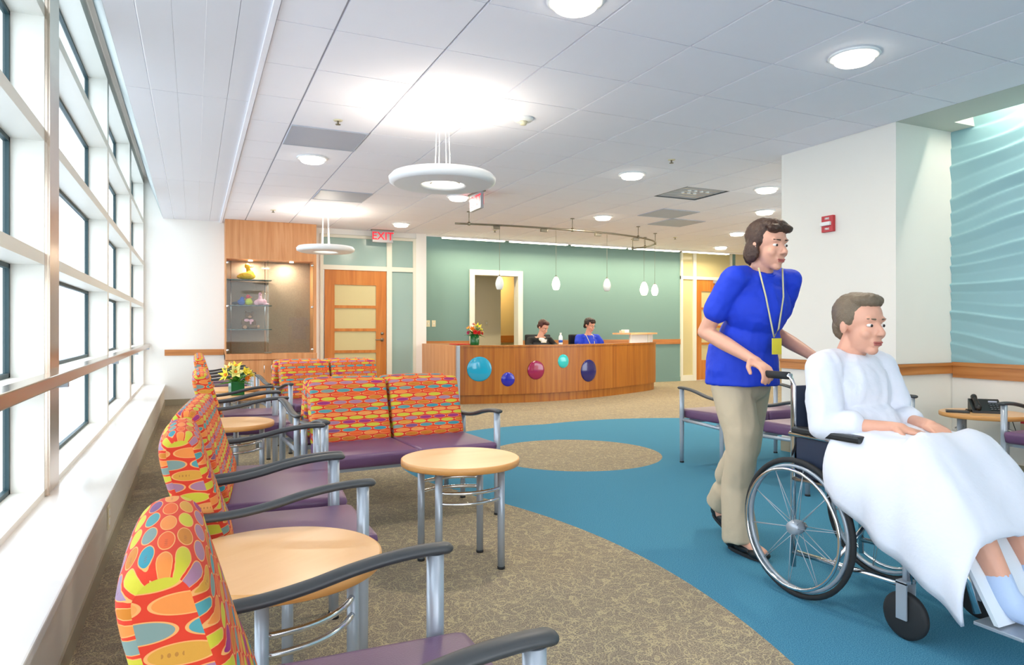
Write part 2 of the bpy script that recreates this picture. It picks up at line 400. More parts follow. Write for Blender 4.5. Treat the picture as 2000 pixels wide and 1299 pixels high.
# ceiling: lay-in tiles with reveals
bm = bmesh.new()
GX0, GY0, T = .674, 3.681, .61
def tile_ok(x0, x1, y0, y1):
    return not (x0 >= 4.82 and y1 <= 4.7)
skip = {(7, 4)}
for i in range(-1, 20):
    for j in range(-12, 13):
        x0, x1 = GX0+T*i, GX0+T*(i+1); y0, y1 = GY0+T*j, GY0+T*(j+1)
        x0 = max(x0, .375); y1 = min(y1, 11.12); x1 = min(x1, XR)
        if y0 < 4.65: x1 = min(x1, 4.83) if y1 < 4.7 else x1
        if x1-x0 < .03 or y1-y0 < .03 or (i, j) in skip: continue
        bx(bm, x0+.007, x1-.007, y0+.004, y1-.004, CEIL, CEIL+.012)
ceiling = struct('ceiling', 'white lay-in ceiling of square tiles', bm, 'tile')
bm = bmesh.new(); bx(bm, .375, XR, 4.65, 11.12, CEIL+.0125, CEIL+.03); bx(bm, .375, 4.83, -3.2, 4.65, CEIL+.0125, CEIL+.03)
obj('ceiling_grid', bm, 'grid', ceiling)
# pale metal soffit beside the windows, with the deeper blind slot
bm = bmesh.new()
for a, b_ in ((-.40, -.262), (-.254, -.10), (-.098, .055), (.057, .205), (.207, .345)):
    for y0, y1 in ((-3.2, -.9), (-.894, 2.1), (2.106, 5.1), (5.106, 8.1), (8.106, 11.0)):
        bx(bm, a, b_, y0, y1, CEIL+.004, CEIL+.03)
soff = struct('trim_1', 'pale metal plank soffit along the windows', bm, 'metal_soffit')
quick('trim_edge', 'tile', soff, lambda b: bx(b, .345, .375, -3.2, 11.0, CEIL-.018, CEIL+.05))
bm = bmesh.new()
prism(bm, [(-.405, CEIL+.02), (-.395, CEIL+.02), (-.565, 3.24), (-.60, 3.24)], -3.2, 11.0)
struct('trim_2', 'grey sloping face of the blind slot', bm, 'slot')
quick('wall_upper', 'white_wall', None, lambda b: bx(b, -.95, .4, -3.2, 11.1, 3.26, 3.32)); bpy.data.objects['wall_upper']['kind'] = 'structure'

# window wall ----------------------------------------------------
cols = [(-3.2, -3.0), (-.82, -.52), (1.62, 1.72), (3.88, 4.2), (6.5, 6.6), (8.66, 8.88), (10.94, 11.02)]
XG, XF = -.785, -.64
trz = [(.815, .873), (1.40, 1.457), (1.985, 2.045), (2.57, 2.63)]
bm = bmesh.new()
for a, b_ in cols: bx(bm, XG-.03, XF, a, b_, .3, 3.26)
for (a, b_), (c, d) in zip(cols, cols[1:]):
    for z0, z1 in trz: bx(bm, XG-.03, XF, b_, c, z0, z1)
    bx(bm, XG-.03, XF, b_, c, 3.13, 3.26)
    bx(bm, XG-.03, XF, b_, c, .3, .335)
wl = struct('wall_left', 'deep white window fins and shelves of the window wall', bm, 'fin')
bm = bmesh.new()
for a, b_ in ((3.885, 4.195), (-.815, -.525)):
    bx(bm, XF, XF+.012, a, b_, .31, 3.24)
    bx(bm, XF+.012, XF+.02, a+.01, a+.018, .31, 3.24)
obj('column_cover', bm, 'bronze', wl)
for k, ((a, b_), (c, d)) in enumerate(zip(cols, cols[1:])):
    zz = [.335]+[z for p in trz for z in p]+[3.13]
    w = thing('window_%d' % (k+1), None, None, (XG, b_, 0), kind='structure')
    fr = bmesh.new(); gl = bmesh.new(); g = .022
    for z0, z1 in zip(zz[::2], zz[1::2]):
        L = c-b_
        for s in ((0, g, z0, z1), (L-g, L, z0, z1), (0, L, z0, z0+g), (0, L, z1-g, z1)): bx(fr, -.012, .012, *s)
        bx(gl, -.004, .004, g, L-g, z0+g, z1-g)
    obj('gasket_frame', fr, 'gasket', w); obj('window_pane', gl, 'win_glass', w)
bm = bmesh.new(); bx(bm, XG, -.378, -3.2, 11.0, 0, .27)
lf = struct('trim_3', 'low boxed window ledge face', bm, 'ledge_face')
quick('ledge_top', 'ledge', lf, lambda b: bx(b, XG, -.366, -3.2, 11.0, .27, .306, bev=.006))
quick('baseboard', 'base', lf, lambda b: bx(b, -.378, -.370, -3.2, 11.0, 0, .075))
rail = thing('handrail', 'brushed metal guard rail running along the window fins above the white ledge', 'handrail', (-.60, 3.9, .86))
def f(b):
    bx(b, -.04, .04, -7.0, 7.07, -.026, .03, bev=.006)
quick('rail_bar', 'bronze', rail, f)
for y in (-.67, 1.67, 4.04, 6.55, 8.77, 10.9):
    quick('rail_bracket', 'steel', rail, lambda b: bx(b, -.045, .035, y-3.9-.02, y-3.9+.02, -.05, -.026))
o = thing('wall_outlet', 'ivory outlet plate on the face of the low window ledge', 'outlet', (-.377, 3.85, .19))
quick('plate', 'ivory', o, lambda b: bx(b, 0, .006, -.036, .036, -.057, .057, bev=.002))
for dz in (-.022, .022): quick('socket', 'plastic_white', o, lambda b: bx(b, .006, .008, -.016, .016, dz-.014, dz+.014))

# left end wall ---------------------------------------------------
bm = bmesh.new(); bx(bm, -.95, 3.45, DWY+.04, DWY+.2, 0, 3.3); 
bmw = bm
# cut for the door partition: rebuild as pieces
bm.free(); bm = bmesh.new()
XD0, XD1 = U(625, DWY), U(812, DWY)
bx(bm, -.95, XD0, DWY, DWY+.15, 0, 3.3)
bx(bm, XD0, XD1, DWY, DWY+.15, ZV(460, 2.4, DWY), CEIL+.1)
bx(bm, XD1, U(832, DWY), DWY-.02, BW+.1, 0, CEIL+.1)
XT0 = U(832, DWY)
bx(bm, .3, XD1+.3, DWY+.5, DWY+.56, 0, CEIL+.1)
we = struct('wall_back_left', 'white end wall with column beside the reception area', bm, 'white_wall')
bm = bmesh.new(); bx(bm, -.378, .40, DWY-.02, DWY, .715, .80)
struct('trim_4', 'wood chair rail on the white end wall', bm, 'rail_wood')
bm = bmesh.new(); bx(bm, -.378, .40, DWY-.012, DWY, 0, .09)
struct('baseboard_back', 'taupe base below the white end wall', bm, 'base')

def partition(px, Y, top_v, flip, names, mats):
    """glazed door partition: px = columns of frame edges (in metres already)"""
    pass
def glazed(num, x0, x1, xm0, xm1, Y, zt, zm0, zm1, door_left, door_right, frost, tag_no, zb=0.0):
    """frame of cream mullions with frosted panes"""
    fr = bmesh.new(); w = .05
    d0, d1 = Y-.02, Y+.06
    lo, hi = min(x0, x1), max(x0, x1)
    bx(fr, lo, lo+w, d0, d1, 0, zt); bx(fr, hi-w, hi, d0, d1, 0, zt)
    bx(fr, xm0, xm1, d0, d1, 0, zt)
    bx(fr, lo, hi, d0+.002, d1-.002, zt-.045, zt); bx(fr, lo, hi, d0+.002, d1-.002, zm0, zm1)
    t = thing('window_%d' % num, None, None, (0, 0, 0), kind='structure')
    obj('partition_frame', fr, 'frame_cream', t)
    for a, b_, z0, z1 in ((lo+w, xm0, zm1, zt-.045), (xm1, hi-w, zm1, zt-.045)):
        quick('transom_pane', frost, t, lambda b: bx(b, a, b_, Y+.01, Y+.025, z0, z1))
    a, b_ = (xm1, hi-w) if door_left else (lo+w, xm0)
    quick('side_pane', frost, t, lambda b: bx(b, a, b_, Y+.01, Y+.025, .10, zm0))
    quick('sill_rail', 'frame_cream', t, lambda b: bx(b, a, b_, Y-.018, Y+.058, 0, .12))
    return t
def door(num, x0, x1, Y, zt, handle_side, hinge_hw, label):
    d = thing('door_%d' % num, label, None, (x0, Y, 0), kind='structure')
    W = x1-x0; z = [zt*.885, zt*.725, zt*.703, zt*.545, zt*.522, zt*.375, zt*.353, zt*.20]
    sx = W*.155
    def f(b):
        bx(b, 0, sx, 0, .045, .01, zt); bx(b, W-W*.17, W, 0, .045, .01, zt)
        bx(b, sx, W-W*.17, 0, .045, z[0], zt); bx(b, sx, W-W*.17, 0, .045, .01, z[7])
        for k in (1, 3, 5): bx(b, sx, W-W*.17, 0, .045, z[k+1], z[k])
    quick('door_leaf', 'door_wood', d, f)
    for k in (0, 2, 4, 6):
        quick('glass_pane', 'frost_cream', d, lambda b: bx(b, sx, W-W*.17, .018, .028, z[k+1], z[k]))
    hx = W*.93 if handle_side > 0 else W*.07
    def h(b):
        tube(b, [(hx, -.0, zt*.455), (hx, -.05, zt*.455)], .012); tube(b, [(hx, -.05, zt*.455), (hx-handle_side*.12, -.05, zt*.455)], .009)
        lathe(b, [(.001, -.012), (.028, -.012), (.03, 0), (.001, 0)], (hx, 0, zt*.455), 20, axis='Y')
    quick('door_handle', 'nickel', d, h)
    quick('lock_cylinder', 'nickel', d, lambda b: lathe(b, [(.001, -.015), (.022, -.015), (.025, 0), (.001, 0)], (hx, 0, zt*.505), 20, axis='Y'))
    return d
zt = ZV(460, 2.3, DWY); zm0, zm1 = ZV(528, 2.3, DWY), ZV(519, 2.3, DWY)
glazed(11, XD0, XD1, U(755, DWY), U(765, DWY), DWY, zt, zm0, zm1, True, False, 'frost_teal', 1)
door(1, U(633, DWY)+.01, U(755, DWY)-.005, DWY+.0, zm0, 1, 0, 'wooden door with four horizontal glass lites beside the display cabinet')

# teal reception wall with doorway -----------------------------------
XDO0, XDO1 = U(925, BW), U(1012, BW); ZDO = ZV(537, 5.0, BW)
XF0, XF1 = U(1328, BW), U(1428, BW)
bm = bmesh.new()
bx(bm, XT0-.2, XDO0, BW, BW+.14, 0, 3.1); bx(bm, XDO1, XF0, BW, BW+.14, 0, 3.1); bx(bm, XDO0, XDO1, BW, BW+.14, ZDO, 3.1)
bx(bm, XF0, XF1, BW, BW+.14, 2.62, 3.1); bx(bm, XF1, XF1+.12, BW, BW+.14, 0, 3.1)
struct('wall_back', 'teal wall behind the reception desk', bm, 'teal_wall')
bm = bmesh.new(); bx(bm, XF1+.12, XR, BW, BW+.14, 0, 3.1)
struct('wall_back_right', 'cream wall right of the far door', bm, 'beige_wall')
bm = bmesh.new(); bx(bm, XR, XR+.1, 4.5, BW+.1, 0, 3.1)
struct('wall_right_far', 'cream wall at the far right of the reception area', bm, 'beige_wall')
bm = bmesh.new()
for a, b_ in ((XT0, XDO0-.09), (XDO1+.09, XF0)): bx(bm, a, b_, BW-.02, BW, .78, .88)
struct('trim_5', 'wood chair rail on the teal wall', bm, 'rail_wood')
bm = bmesh.new()
for a, b_ in ((XT0, XDO0-.09), (XDO1+.09, XF0)): bx(bm, a, b_, BW-.012, BW, 0, .09)
struct('baseboard_reception', 'teal base below the reception wall', bm, 'teal_wall')
bm = bmesh.new(); w = .085
bx(bm, XDO0-w, XDO0+.012, BW-.03, BW+.16, 0, ZDO+w); bx(bm, XDO1-.012, XDO1+w, BW-.03, BW+.16, 0, ZDO+w); bx(bm, XDO0+.012, XDO1-.012, BW-.03, BW+.16, ZDO-.012, ZDO+w)
struct('door_3', 'white cased doorway in the teal wall', bm, 'frame_cream')
# corridor behind the doorway
bm = bmesh.new(); bx(bm, XDO0-1.2, XDO1+2.4, 13.7, 13.8, 0, 2.7); bx(bm, XDO0-1.3, XDO0-1.2, BW+.15, 13.8, 0, 2.7); bx(bm, XDO1+2.4, XDO1+2.5, BW+.15, 13.8, 0, 2.7)
bx(bm, XDO0-1.3, XDO1+2.5, BW+.15, 13.8, 2.5, 2.6)
struct('wall_corridor', 'cream corridor wall behind the doorway', bm, 'beige_wall')
xs = U(978, 12.6)
bm = bmesh.new(); bx(bm, XDO0-.6, xs, 12.6, 12.7, 0, 2.5)
struct('wall_corridor_near', 'shaded cream corridor partition behind the doorway', bm, 'cream_wall')
bm = bmesh.new(); bx(bm, xs, XDO1+1.4, 13.67, 13.7, .80, .95)
struct('trim_6', 'wood rail on the corridor wall', bm, 'rail_wood')
def plate(x, y, z, label, n=1):
    o = thing('light_switch', label, 'light switch', (x, y, z))
    quick('plate', 'ivory', o, lambda b: bx(b, -.036, .036, -.006, 0, -.057, .057, bev=.002))
    quick('toggle', 'plastic_white', o, lambda b: bx(b, -.008, .008, -.014, -.006, -.014, .014))
plate(U(847, BW), BW, ZV(632, U(847, BW), BW), 'ivory switch plate on the teal wall left of the doorway, the one nearer the doorway')
plate(U(836, BW), BW, ZV(632, U(836, BW), BW), 'ivory switch plate on the teal wall beside the cream column')
plate(U(950, 12.6), 12.6, ZV(631, U(950, 12.6), 12.6), 'ivory switch plate seen through the cased doorway')
# far right glazed door
zt2 = ZV(491, 9.6, BW); zb0, zb1 = ZV(546, 9.6, BW), ZV(540, 9.6, BW)
glazed(12, XF0, XF1, U(1352, BW), U(1358, BW), BW-.02, zt2, zb0, zb1, False, True, 'frost_cream', 2)
door(2, U(1358, BW)+.005, XF1-.055, BW-.02, zb0, -1, 0, 'wooden door with glass lites at the far right behind the walkers')
o = thing('door_closer', 'small grey door closer at the head of the far right door', 'door closer', (U(1400, BW), BW-.02, zb0-.04))
quick('closer_body', 'steel', o, lambda b: bx(b, -.12, .12, -.06, 0, -.03, .03, bev=.004))
quick('closer_arm', 'steel', o, lambda b: tube(b, [(0, -.07, .03), (.12, -.12, .05), (.2, 0, .05)], .008))
# cove slot above the teal wall with lamp strips
bm = bmesh.new(); bx(bm, XT0, XR, 11.12, 11.16, CEIL-.012, 3.08); bx(bm, XT0-.2, XR, 11.12, BW+.1, 3.06, 3.12)
struct('trim_7', 'cove edge above the teal wall', bm, 'tile')
xs_ = [(865, 985), (997, 1108), (1118, 1222), (1230, 1326), (1336, 1422)]
for a, b_ in xs_:
    o = thing('cove_light', 'slim linear lamp in the slot along the top of the teal wall', 'cove light', (0, 0, 0), group='cove lamps over the reception wall')
    Yc = 11.2
    x0, x1 = U(a, Yc), U(b_, Yc)
    quick('lamp_tube', 'strip', o, lambda b: bx(b, x0, x1, 11.17, 11.25, 2.643, 2.66))
    quick('lamp_housing', 'steel', o, lambda b: bx(b, x0-.01, x1+.01, 11.165, 11.255, 2.66, 2.74))
labs = ['leftmost slim lamp strip above the teal wall', 'slim lamp strip above the cased doorway side of the teal wall, second from the left', 'middle slim lamp strip above the teal wall', 'slim lamp strip above the right end of the teal wall', 'slim lamp strip above the far right glazed door']
for o, l in zip([x for x in bpy.data.objects if x.name.startswith('cove_light')], labs): o['label'] = l

# pillar and wave wall on the right ----------------------------------------
PX, PY0, PY1 = 4.83, 3.54, 4.66; WX = 5.46
bm = bmesh.new(); bx(bm, PX, 6.3, PY0, PY1, 0, CEIL+.05)
struct('wall_pillar', 'broad cream white pier', bm, 'pillar')
bm = bmesh.new(); bx(bm, WX+.035, WX+.15, -3.2, PY0, 0, 3.1)
struct('wall_right', 'cream wall below the carved wave panel', bm, 'pillar')
bm = bmesh.new()
bx(bm, PX-.02, PX, PY0-.02, PY1, .745, .83); bx(bm, PX-.028, PX, PY0-.028, PY1, .808, .83)
bx(bm, PX, WX+.03, PY0-.02, PY0, .745, .83); bx(bm, PX, WX+.03, PY0-.028, PY0, .808, .83)
bx(bm, WX+.01, WX+.036, -3.2, PY0-.02, .715, .836); bx(bm, WX, WX+.036, -3.2, PY0-.02, .806, .836)
struct('trim_8', 'wood chair rail around the pier and wave wall', bm, 'rail_wood')
bm = bmesh.new()
bx(bm, PX-.012, PX, PY0-.012, PY1, 0, .10); bx(bm, PX, WX+.03, PY0-.012, PY0, 0, .10); bx(bm, WX+.023, WX+.035, -3.2, PY0, 0, .10)
struct('baseboard_right', 'taupe base along pier and right wall', bm, 'base')
bm = bmesh.new(); bx(bm, PX, 5.24, -3.2, PY0, CEIL, CEIL+.06); bx(bm, 5.24, WX+.1, 3.36, PY0, CEIL, CEIL+.06)
bx(bm, 5.2, 5.24, -3.2, 3.36, CEIL+.06, 3.05); bx(bm, 5.2, 5.6, -3.2, PY0, 3.0, 3.06); bx(bm, 5.24, WX+.1, 3.36, 3.4, CEIL+.06, 3.0)
struct('trim_9', 'drywall soffit with a light slot over the wave wall', bm, 'drywall')
o = thing('cove_light', 'hidden lamp strip glowing over the carved wave wall', 'cove light')
quick('lamp_tube', 'strip', o, lambda b: bx(b, 5.27, 5.30, -3.0, 3.25, 2.86, 2.89))
quick('lamp_housing', 'steel', o, lambda b: bx(b, 5.245, 5.32, -3.05, 3.3, 2.895, 2.93))
# carved wave panel
bm = bmesh.new()
ny, nz = 190, 300; y0_, y1_, z0_, z1_ = -2.6, 3.545, .836, 3.0
def wave_h(y, z):
    q = z*10.5 + .85*math.sin(y*1.9+1.1*math.sin(z*1.5)+.9) + .42*math.sin(y*3.7+z*2.7+1.3) + .16*math.sin(y*6.1-z*4.1) + .5*math.sin(z*3.3+y*.5)
    p = q-math.floor(q); am = .55+.45*math.sin(math.floor(q)*2.4+y*1.1)
    s = (p**1.0) if p < .86 else (1-p)/.14*.86
    return s*.030*am+.006
G = [[bm.verts.new((WX+.034-wave_h(y0_+(y1_-y0_)*i/ny, z0_+(z1_-z0_)*j/nz)-.002, y0_+(y1_-y0_)*i/ny, z0_+(z1_-z0_)*j/nz)) for j in range(nz+1)] for i in range(ny+1)]
for i in range(ny):
    for j in range(nz):
        f_ = bm.faces.new((G[i][j], G[i+1][j], G[i+1][j+1], G[i][j+1])); f_.smooth = True
MT['wave'] = plain('teal carved panel', '#94bcc2', .5, var=.03, scale=2)
o = obj('wave_panel', bm, 'wave'); tag(o, 'pale teal carved wave relief panel above the wood rail on the right wall', 'wall panel')

# fire alarm on the pier
fx_, fy_, fz_ = PX, 4.14, 1.975
o = thing('fire_alarm', 'red fire alarm plate with a clear strobe on the cream pier', 'fire alarm', (fx_, fy_, fz_))
quick('back_plate', 'red_plate', o, lambda b: bx(b, -.03, 0, -.058, .058, -.068, .068, bev=.004))
quick('strobe_lens', 'plastic_white', o, lambda b: bx(b, -.052, -.028, -.042, .058, -.016, .016, bev=.006))
for dz in (.043, -.043):
    text_mesh('alarm_lettering', 'FIRE', .024, 'paper', o, (-.0315, 0, dz), (PI/2, 0, -PI/2))
o = thing('light_switch', 'white sensor plate on the pier face below the fire alarm', 'light switch', (PX, 4.18, 1.25))
bpy.data.objects.remove(o)

bm = bmesh.new(); bx(bm, 2.3, XR, -3.35, -3.2, 0, 3.1)
struct('wall_behind', 'cream wall at the near end of the waiting room', bm, 'cream_wall')
# outside --------------------------------------------------------------------
bm = bmesh.new(); bx(bm, -40, -.96, -20, 60, -3.4, -3.3)
struct('ground', 'pale ground outside the windows', bm, 'pavement')
bl = thing('building', 'pale neighbouring building seen through the window panes', 'building', (-16, 30, -3.3))
quick('wall', 'facade', bl, lambda b: bx(b, -3, 3, -14, 16, 0, 5.2))
for yy in range(-12, 15, 4):
    quick('window', 'facade_glass', bl, lambda b: bx(b, 2.98, 3.04, yy, yy+2.4, 2.6, 4.2))

# ================================================================ SEATING
def pod_mesh(width):
    """upholstered back: side profile (x,z) swept across the width, rounded at the ends, UV in metres"""
    prof0 = [(.085, .425), (.10, .46), (.065, .56), (.035, .66), (.012, .735), (.002, .768), (-.018, .789), (-.045, .796), (-.075, .788), (-.097, .765), (-.103, .735), (-.088, .66), (-.055, .56), (-.018, .46), (-.006, .425), (.03, .412)]
    n = len(prof0); prof = []
    for i in range(n):       # smooth closed catmull-rom
        p0, p1, p2, p3 = [Vector(prof0[(i+k-1) % n]) for k in range(4)]
        for t in (0, .33, .66):
            prof.append(.5*((2*p1)+(-p0+p2)*t+(2*p0-5*p1+4*p2-p3)*t*t+(-p0+3*p1-3*p2+p3)*t**3))
    n = len(prof); c = sum(prof, Vector((0, 0)))/n
    s = [0]
    for i in range(n): s.append(s[-1]+(prof[(i+1) % n]-prof[i]).length)
    h = width/2
    rings = []
    for y, ins in ((-h, .020), (-h+.004, .010), (-h+.012, .003), (-h+.026, 0), (-h*.5, -.003), (0, -.004), (h*.5, -.003), (h-.026, 0), (h-.012, .003), (h-.004, .010), (h, .020)):
        ring = []
        for i in range(n):
            t = (prof[(i+1) % n]-prof[i-1]).normalized(); nn = Vector((-t.y, t.x))
            if nn.dot(prof[i]-c) < 0: nn = -nn
            ring.append((prof[i]-nn*ins, y))
        rings.append(ring)
    bm = bmesh.new(); uvl = bm.loops.layers.uv.new('UVMap')
    V = [[bm.verts.new((p.x, y, p.y)) for p, y in ring] for ring in rings]
    for a in range(len(V)-1):
        for i in range(n):
            j = (i+1) % n
            f = bm.faces.new((V[a][i], V[a][j], V[a+1][j], V[a+1][i])); f.smooth = True
            ya, yb = rings[a][0][1], rings[a+1][0][1]
            for l, (u, v) in zip(f.loops, ((ya, -s[i]), (ya, -s[i+1]), (yb, -s[i+1]), (yb, -s[i]))): l[uvl].uv = (u+7.3, v+3.1)
    for ring, R in ((V[0], rings[0]), (V[-1], rings[-1])):
        f = bm.faces.new(ring)
        for l in f.loops: l[uvl].uv = (l.vert.co.x*.95+2.07, l.vert.co.z*.72+1.55)
        f.smooth = True
    return bm
ARM = [(-.045, .556), (.0, .553), (.06, .553), (.13, .559), (.21, .573), (.29, .592), (.37, .606), (.44, .6125), (.49, .613), (.515, .611)]
def make_seat(name, label, cat, inner, nseat, back=True, pods=None, group=None):
    """inner = spacing between the end posts"""
    t = thing(name, label, cat, group=group); h = inner/2
    for s in (-1, 1):
        for x, top in ((0, .548), (.475, .603)):
            b = bmesh.new(); tube(b, [(x, s*h, .012), (x, s*h, .2), (x, s*h, .42), (x, s*h, top)], [.016, .017, .0195, .0195], 16)
            lg = obj('leg', b, 'steel', t)
            quick('glide', 'rubber', lg, lambda b: lathe(b, [(.001, 0), (.0175, 0), (.0175, .012), (.001, .012)], (x, s*h, 0), 16))
        b = bmesh.new(); pts = []
        for k in range(len(ARM)-1):
            for q in range(4):
                p0 = Vector(ARM[max(k-1, 0)]); p1 = Vector(ARM[k]); p2 = Vector(ARM[k+1]); p3 = Vector(ARM[min(k+2, len(ARM)-1)]); u = q/4
                p = .5*((2*p1)+(-p0+p2)*u+(2*p0-5*p1+4*p2-p3)*u*u+(-p0+3*p1-3*p2+p3)*u**3); pts.append((p.x, s*h, p.y))
        pts.append((ARM[-1][0], s*h, ARM[-1][1]))
        n = len(pts); rr = [.0235*min(1, .35+.65*math.sin(min(1, i/3)*PI/2))*min(1, .35+.65*math.sin(min(1, (n-1-i)/3)*PI/2)) for i in range(n)]
        tube(b, pts, rr, 14, rz=.0125, side=(0, 1, 0)); obj('armrest', b, 'arm', t)
        quick('side_rail', 'steel', t, lambda b: tube(b, [(0, s*h, .335), (.24, s*h, .345), (.475, s*h, .352)], .013, 12))
    sw = (inner-.05)/nseat
    for k in range(nseat):
        y0 = -h+.025+k*sw
        b = bmesh.new(); bx(b, .03, .535, y0+.001, y0+sw-.001, .362, .444, bev=.022)
        for v in b.verts:
            if v.co.z > .42 and v.co.x > .4: v.co.z -= .006*(v.co.x-.4)/.13
            if v.co.x > .5 and v.co.z < .40: v.co.x -= .012
        obj('seat', b, 'vinyl', t, smooth=True)
        if back:
            pw = (inner-.06)/nseat-.012 if pods is None else pods
            b = pod_mesh(pw); bmesh.ops.translate(b, verts=b.verts, vec=(0, y0+sw/2, 0)); obj('backrest', b, 'fabric', t)
    def fr(b):
        for x in (.06, .42): bx(b, x-.015, x+.015, -h+.01, h-.01, .332, .360)
        bx(b, .07, .41, -.02, .02, .334, .358)
    quick('seat_frame', 'steel', t, fr)
    if back:
        for y in ([-h*.6, h*.6] if nseat == 1 else [-h*.75, -h*.25, h*.25, h*.75]): quick('back_bracket', 'steel', t, lambda b: bx(b, -.012, .004, y-.02, y+.02, .345, .52))
    return t
ac = make_seat('armchair', '', 'armchair', .49, 1)
wide = make_seat('wide_armchair', '', 'armchair', .85, 1)
love = make_seat('loveseat', '', 'loveseat', 1.015, 2)
bench = make_seat('bench', '', 'bench', 1.03, 2, back=False)
GA = 'patterned armchairs along the window ledge'
def place(o, loc, rz, label, group=None, first=[]):
    if o.name not in first:
        first.append(o.name); o.location = loc; o.rotation_euler = (0, 0, rz); o['label'] = label
        if group: o['group'] = group
        return o
    return dup(o, loc, rz, label, group)
place(ac, (.01, 1.215, 0), 0, 'nearest patterned armchair with plum seat, cut by the bottom edge', GA)
place(ac, (.01, 2.425, 0), 0, 'patterned armchair just beyond the nearest round table, facing the aisle', GA)
place(wide, (.053, 3.185, 0), math.radians(-5), 'extra wide patterned armchair touching the near loveseat', GA)
place(ac, (.095, 5.335, 0), 0, 'patterned armchair just beyond the bare second round table', GA)
place(ac, (.095, 5.885, 0), 0, 'patterned armchair directly before the table with the yellow flowers', GA)
place(ac, (.105, 8.27, 0), 0, 'armchair just beyond the two far tables, nearest of the last three', GA)
place(ac, (.105, 8.86, 0), 0, 'middle one of the last three armchairs in the far window row', GA)
place(ac, (.105, 9.45, 0), 0, 'last armchair of the window row, closest to the white end wall', GA)
a45 = math.radians(4.5)
place(love, (1.088, 4.19, 0), -PI/2+a45, 'front loveseat with two oval-patterned backs and plum seats beside the round maple table')
place(love, (1.09, 4.52, 0), PI/2+a45, 'loveseat back to back behind the front loveseat, facing the reception desk')
place(love, (1.21, 6.88, 0), -PI/2+math.radians(8), 'farther loveseat with two oval-patterned backs below the wooden door')
place(love, (1.17, 7.23, 0), PI/2+math.radians(8), 'loveseat hidden back to back behind the farther loveseat')
place(bench, (4.165, 4.11, 0), PI/2, 'backless plum bench with silver legs on the blue carpet, half hidden by the walking caregiver')
place(bench, (4.18, 3.79, 0), -PI/2, 'backless plum bench by the pier, mostly hidden by the wheelchair patient')
place(ac, (5.26, 2.50, 0), PI, 'plum armchair at the right edge of the photo beside the telephone table', 'armchairs by the wave wall')

def make_table():
    t = thing('side_table', '', 'table')
    quick('tabletop', 'table_wood', t, lambda b: lathe(b, [(.001, .474), (.269, .474), (.269, .5006), (.001, .5006)], seg=72))
    quick('edge_band', 'table_edge', t, lambda b: lathe(b, [(.266, .470), (.271, .470), (.2745, .473), (.2755, .486), (.2745, .498), (.2705, .5006), (.268, .5004)], seg=72, closed=True))
    for x, y in ((-.15, -.13), (.15, -.13), (-.15, .13), (.15, .13)):
        lg = quick('leg', 'steel', t, lambda b: tube(b, [(x, y, .012), (x, y, .474)], .0165, 16))
        quick('glide', 'rubber', lg, lambda b: lathe(b, [(.001, 0), (.0175, 0), (.0175, .012), (.001, .012)], (x, y, 0), 16))
    for s in (-1, 1):
        for z in (.372, .325):
            quick('rung', 'chrome', t, lambda b: tube(b, [(x, s*(.13+.05*(1-(x/.15)**2)), z) for x in [-.15+.3*k/12 for k in range(13)]], .0085, 10))
    return t
tb = make_table()
R34 = math.radians(34)
place(tb, (.197, 1.918, 0), R34, 'large nearest round maple table in the window row')
place(tb, (1.13, 3.03, 0), 0, 'round maple table standing alone in front of the front loveseat')
place(tb, (.205, 4.79, 0), R34, 'second round maple table of the window row, bare, below the flowers in the photo')
place(tb, (.33, 6.72, 0), R34, 'round maple table carrying the vase of yellow flowers')
place(tb, (.33, 7.47, 0), R34, 'round maple table just behind the one with the yellow flowers')
place(tb, (5.13, 3.08, 0), math.radians(27), 'round maple table with the black telephone by the wave wall')

# telephone -------------------------------------------------------------
ph = thing('telephone', 'black desk telephone with keypad and upright handset on the round table', 'telephone', (5.16, 3.08, .5005), math.radians(-48))
ph.scale = (.88, .88, .88)
def f(b):
    prism(b, [(-.02, 0), (.13, 0), (.13, .03), (.10, .085), (.085, .085), (-.02, .012)], -.10, .07, axis='X')
b = bmesh.new(); prism(b, [(-.10, 0), (.10, 0), (.10, .10), (.085, .10), (-.10, .02)], -.11, .10, axis='X'); obj('phone_base', b, 'black', ph)
quick('display', 'vent', ph, lambda b: bx(b, .02, .08, .0, .006, .065, .085)).location = (0, .035, .006)
kb = bmesh.new()
for i in range(3):
    for j in range(4):
        x = .025+i*.022; y = -.075+j*.026; z = .021+(y+.10)*.432+.002
        bx(kb, x-.007, x+.007, y-.009, y+.009, z-.002, z+.004)
obj('keypad', kb, 'vent_dark', ph)
b = bmesh.new(); chain(b, [((-.07, -.085, .045), .024), ((-.07, -.03, .075), .018), ((-.07, .04, .10), .018), ((-.07, .085, .115), .024)]); obj('handset', b, 'black', ph)
b = bmesh.new(); tube(b, [(-.07+.008*math.cos(k*1.2), -.10-.001*k, .03+.0*k+.008*math.sin(k*1.2)) if k < 4 else (-.09-.002*k+.009*math.cos(k*1.3), -.08+.004*k, .012+.008*math.sin(k*1.3)) for k in range(26)], .003, 6); obj('coiled_cord', b, 'black', ph)
fo = thing('folder', 'black folder lying left of the telephone', 'folder', (4.98, 3.17, .5005), math.radians(35))
fo.scale = (.8, .8, 1)
quick('cover', 'black', fo, lambda b: bx(b, -.07, .07, -.09, .09, 0, .012, bev=.003))
quick('pages', 'paper', fo, lambda b: bx(b, -.064, .066, -.084, .084, .004, .010))
co = thing('wall_outlet', 'dark red telephone outlet with hanging cord on the wall behind the telephone table', 'outlet', (WX+.033, 3.0, .42))
quick('plate', 'ivory', co, lambda b: bx(b, -.006, 0, -.036, .036, -.057, .057, bev=.002))
for dy in (-.018, .018): quick('jack', 'red_plate', co, lambda b: bx(b, -.014, -.006, dy-.012, dy+.012, -.012, .012))
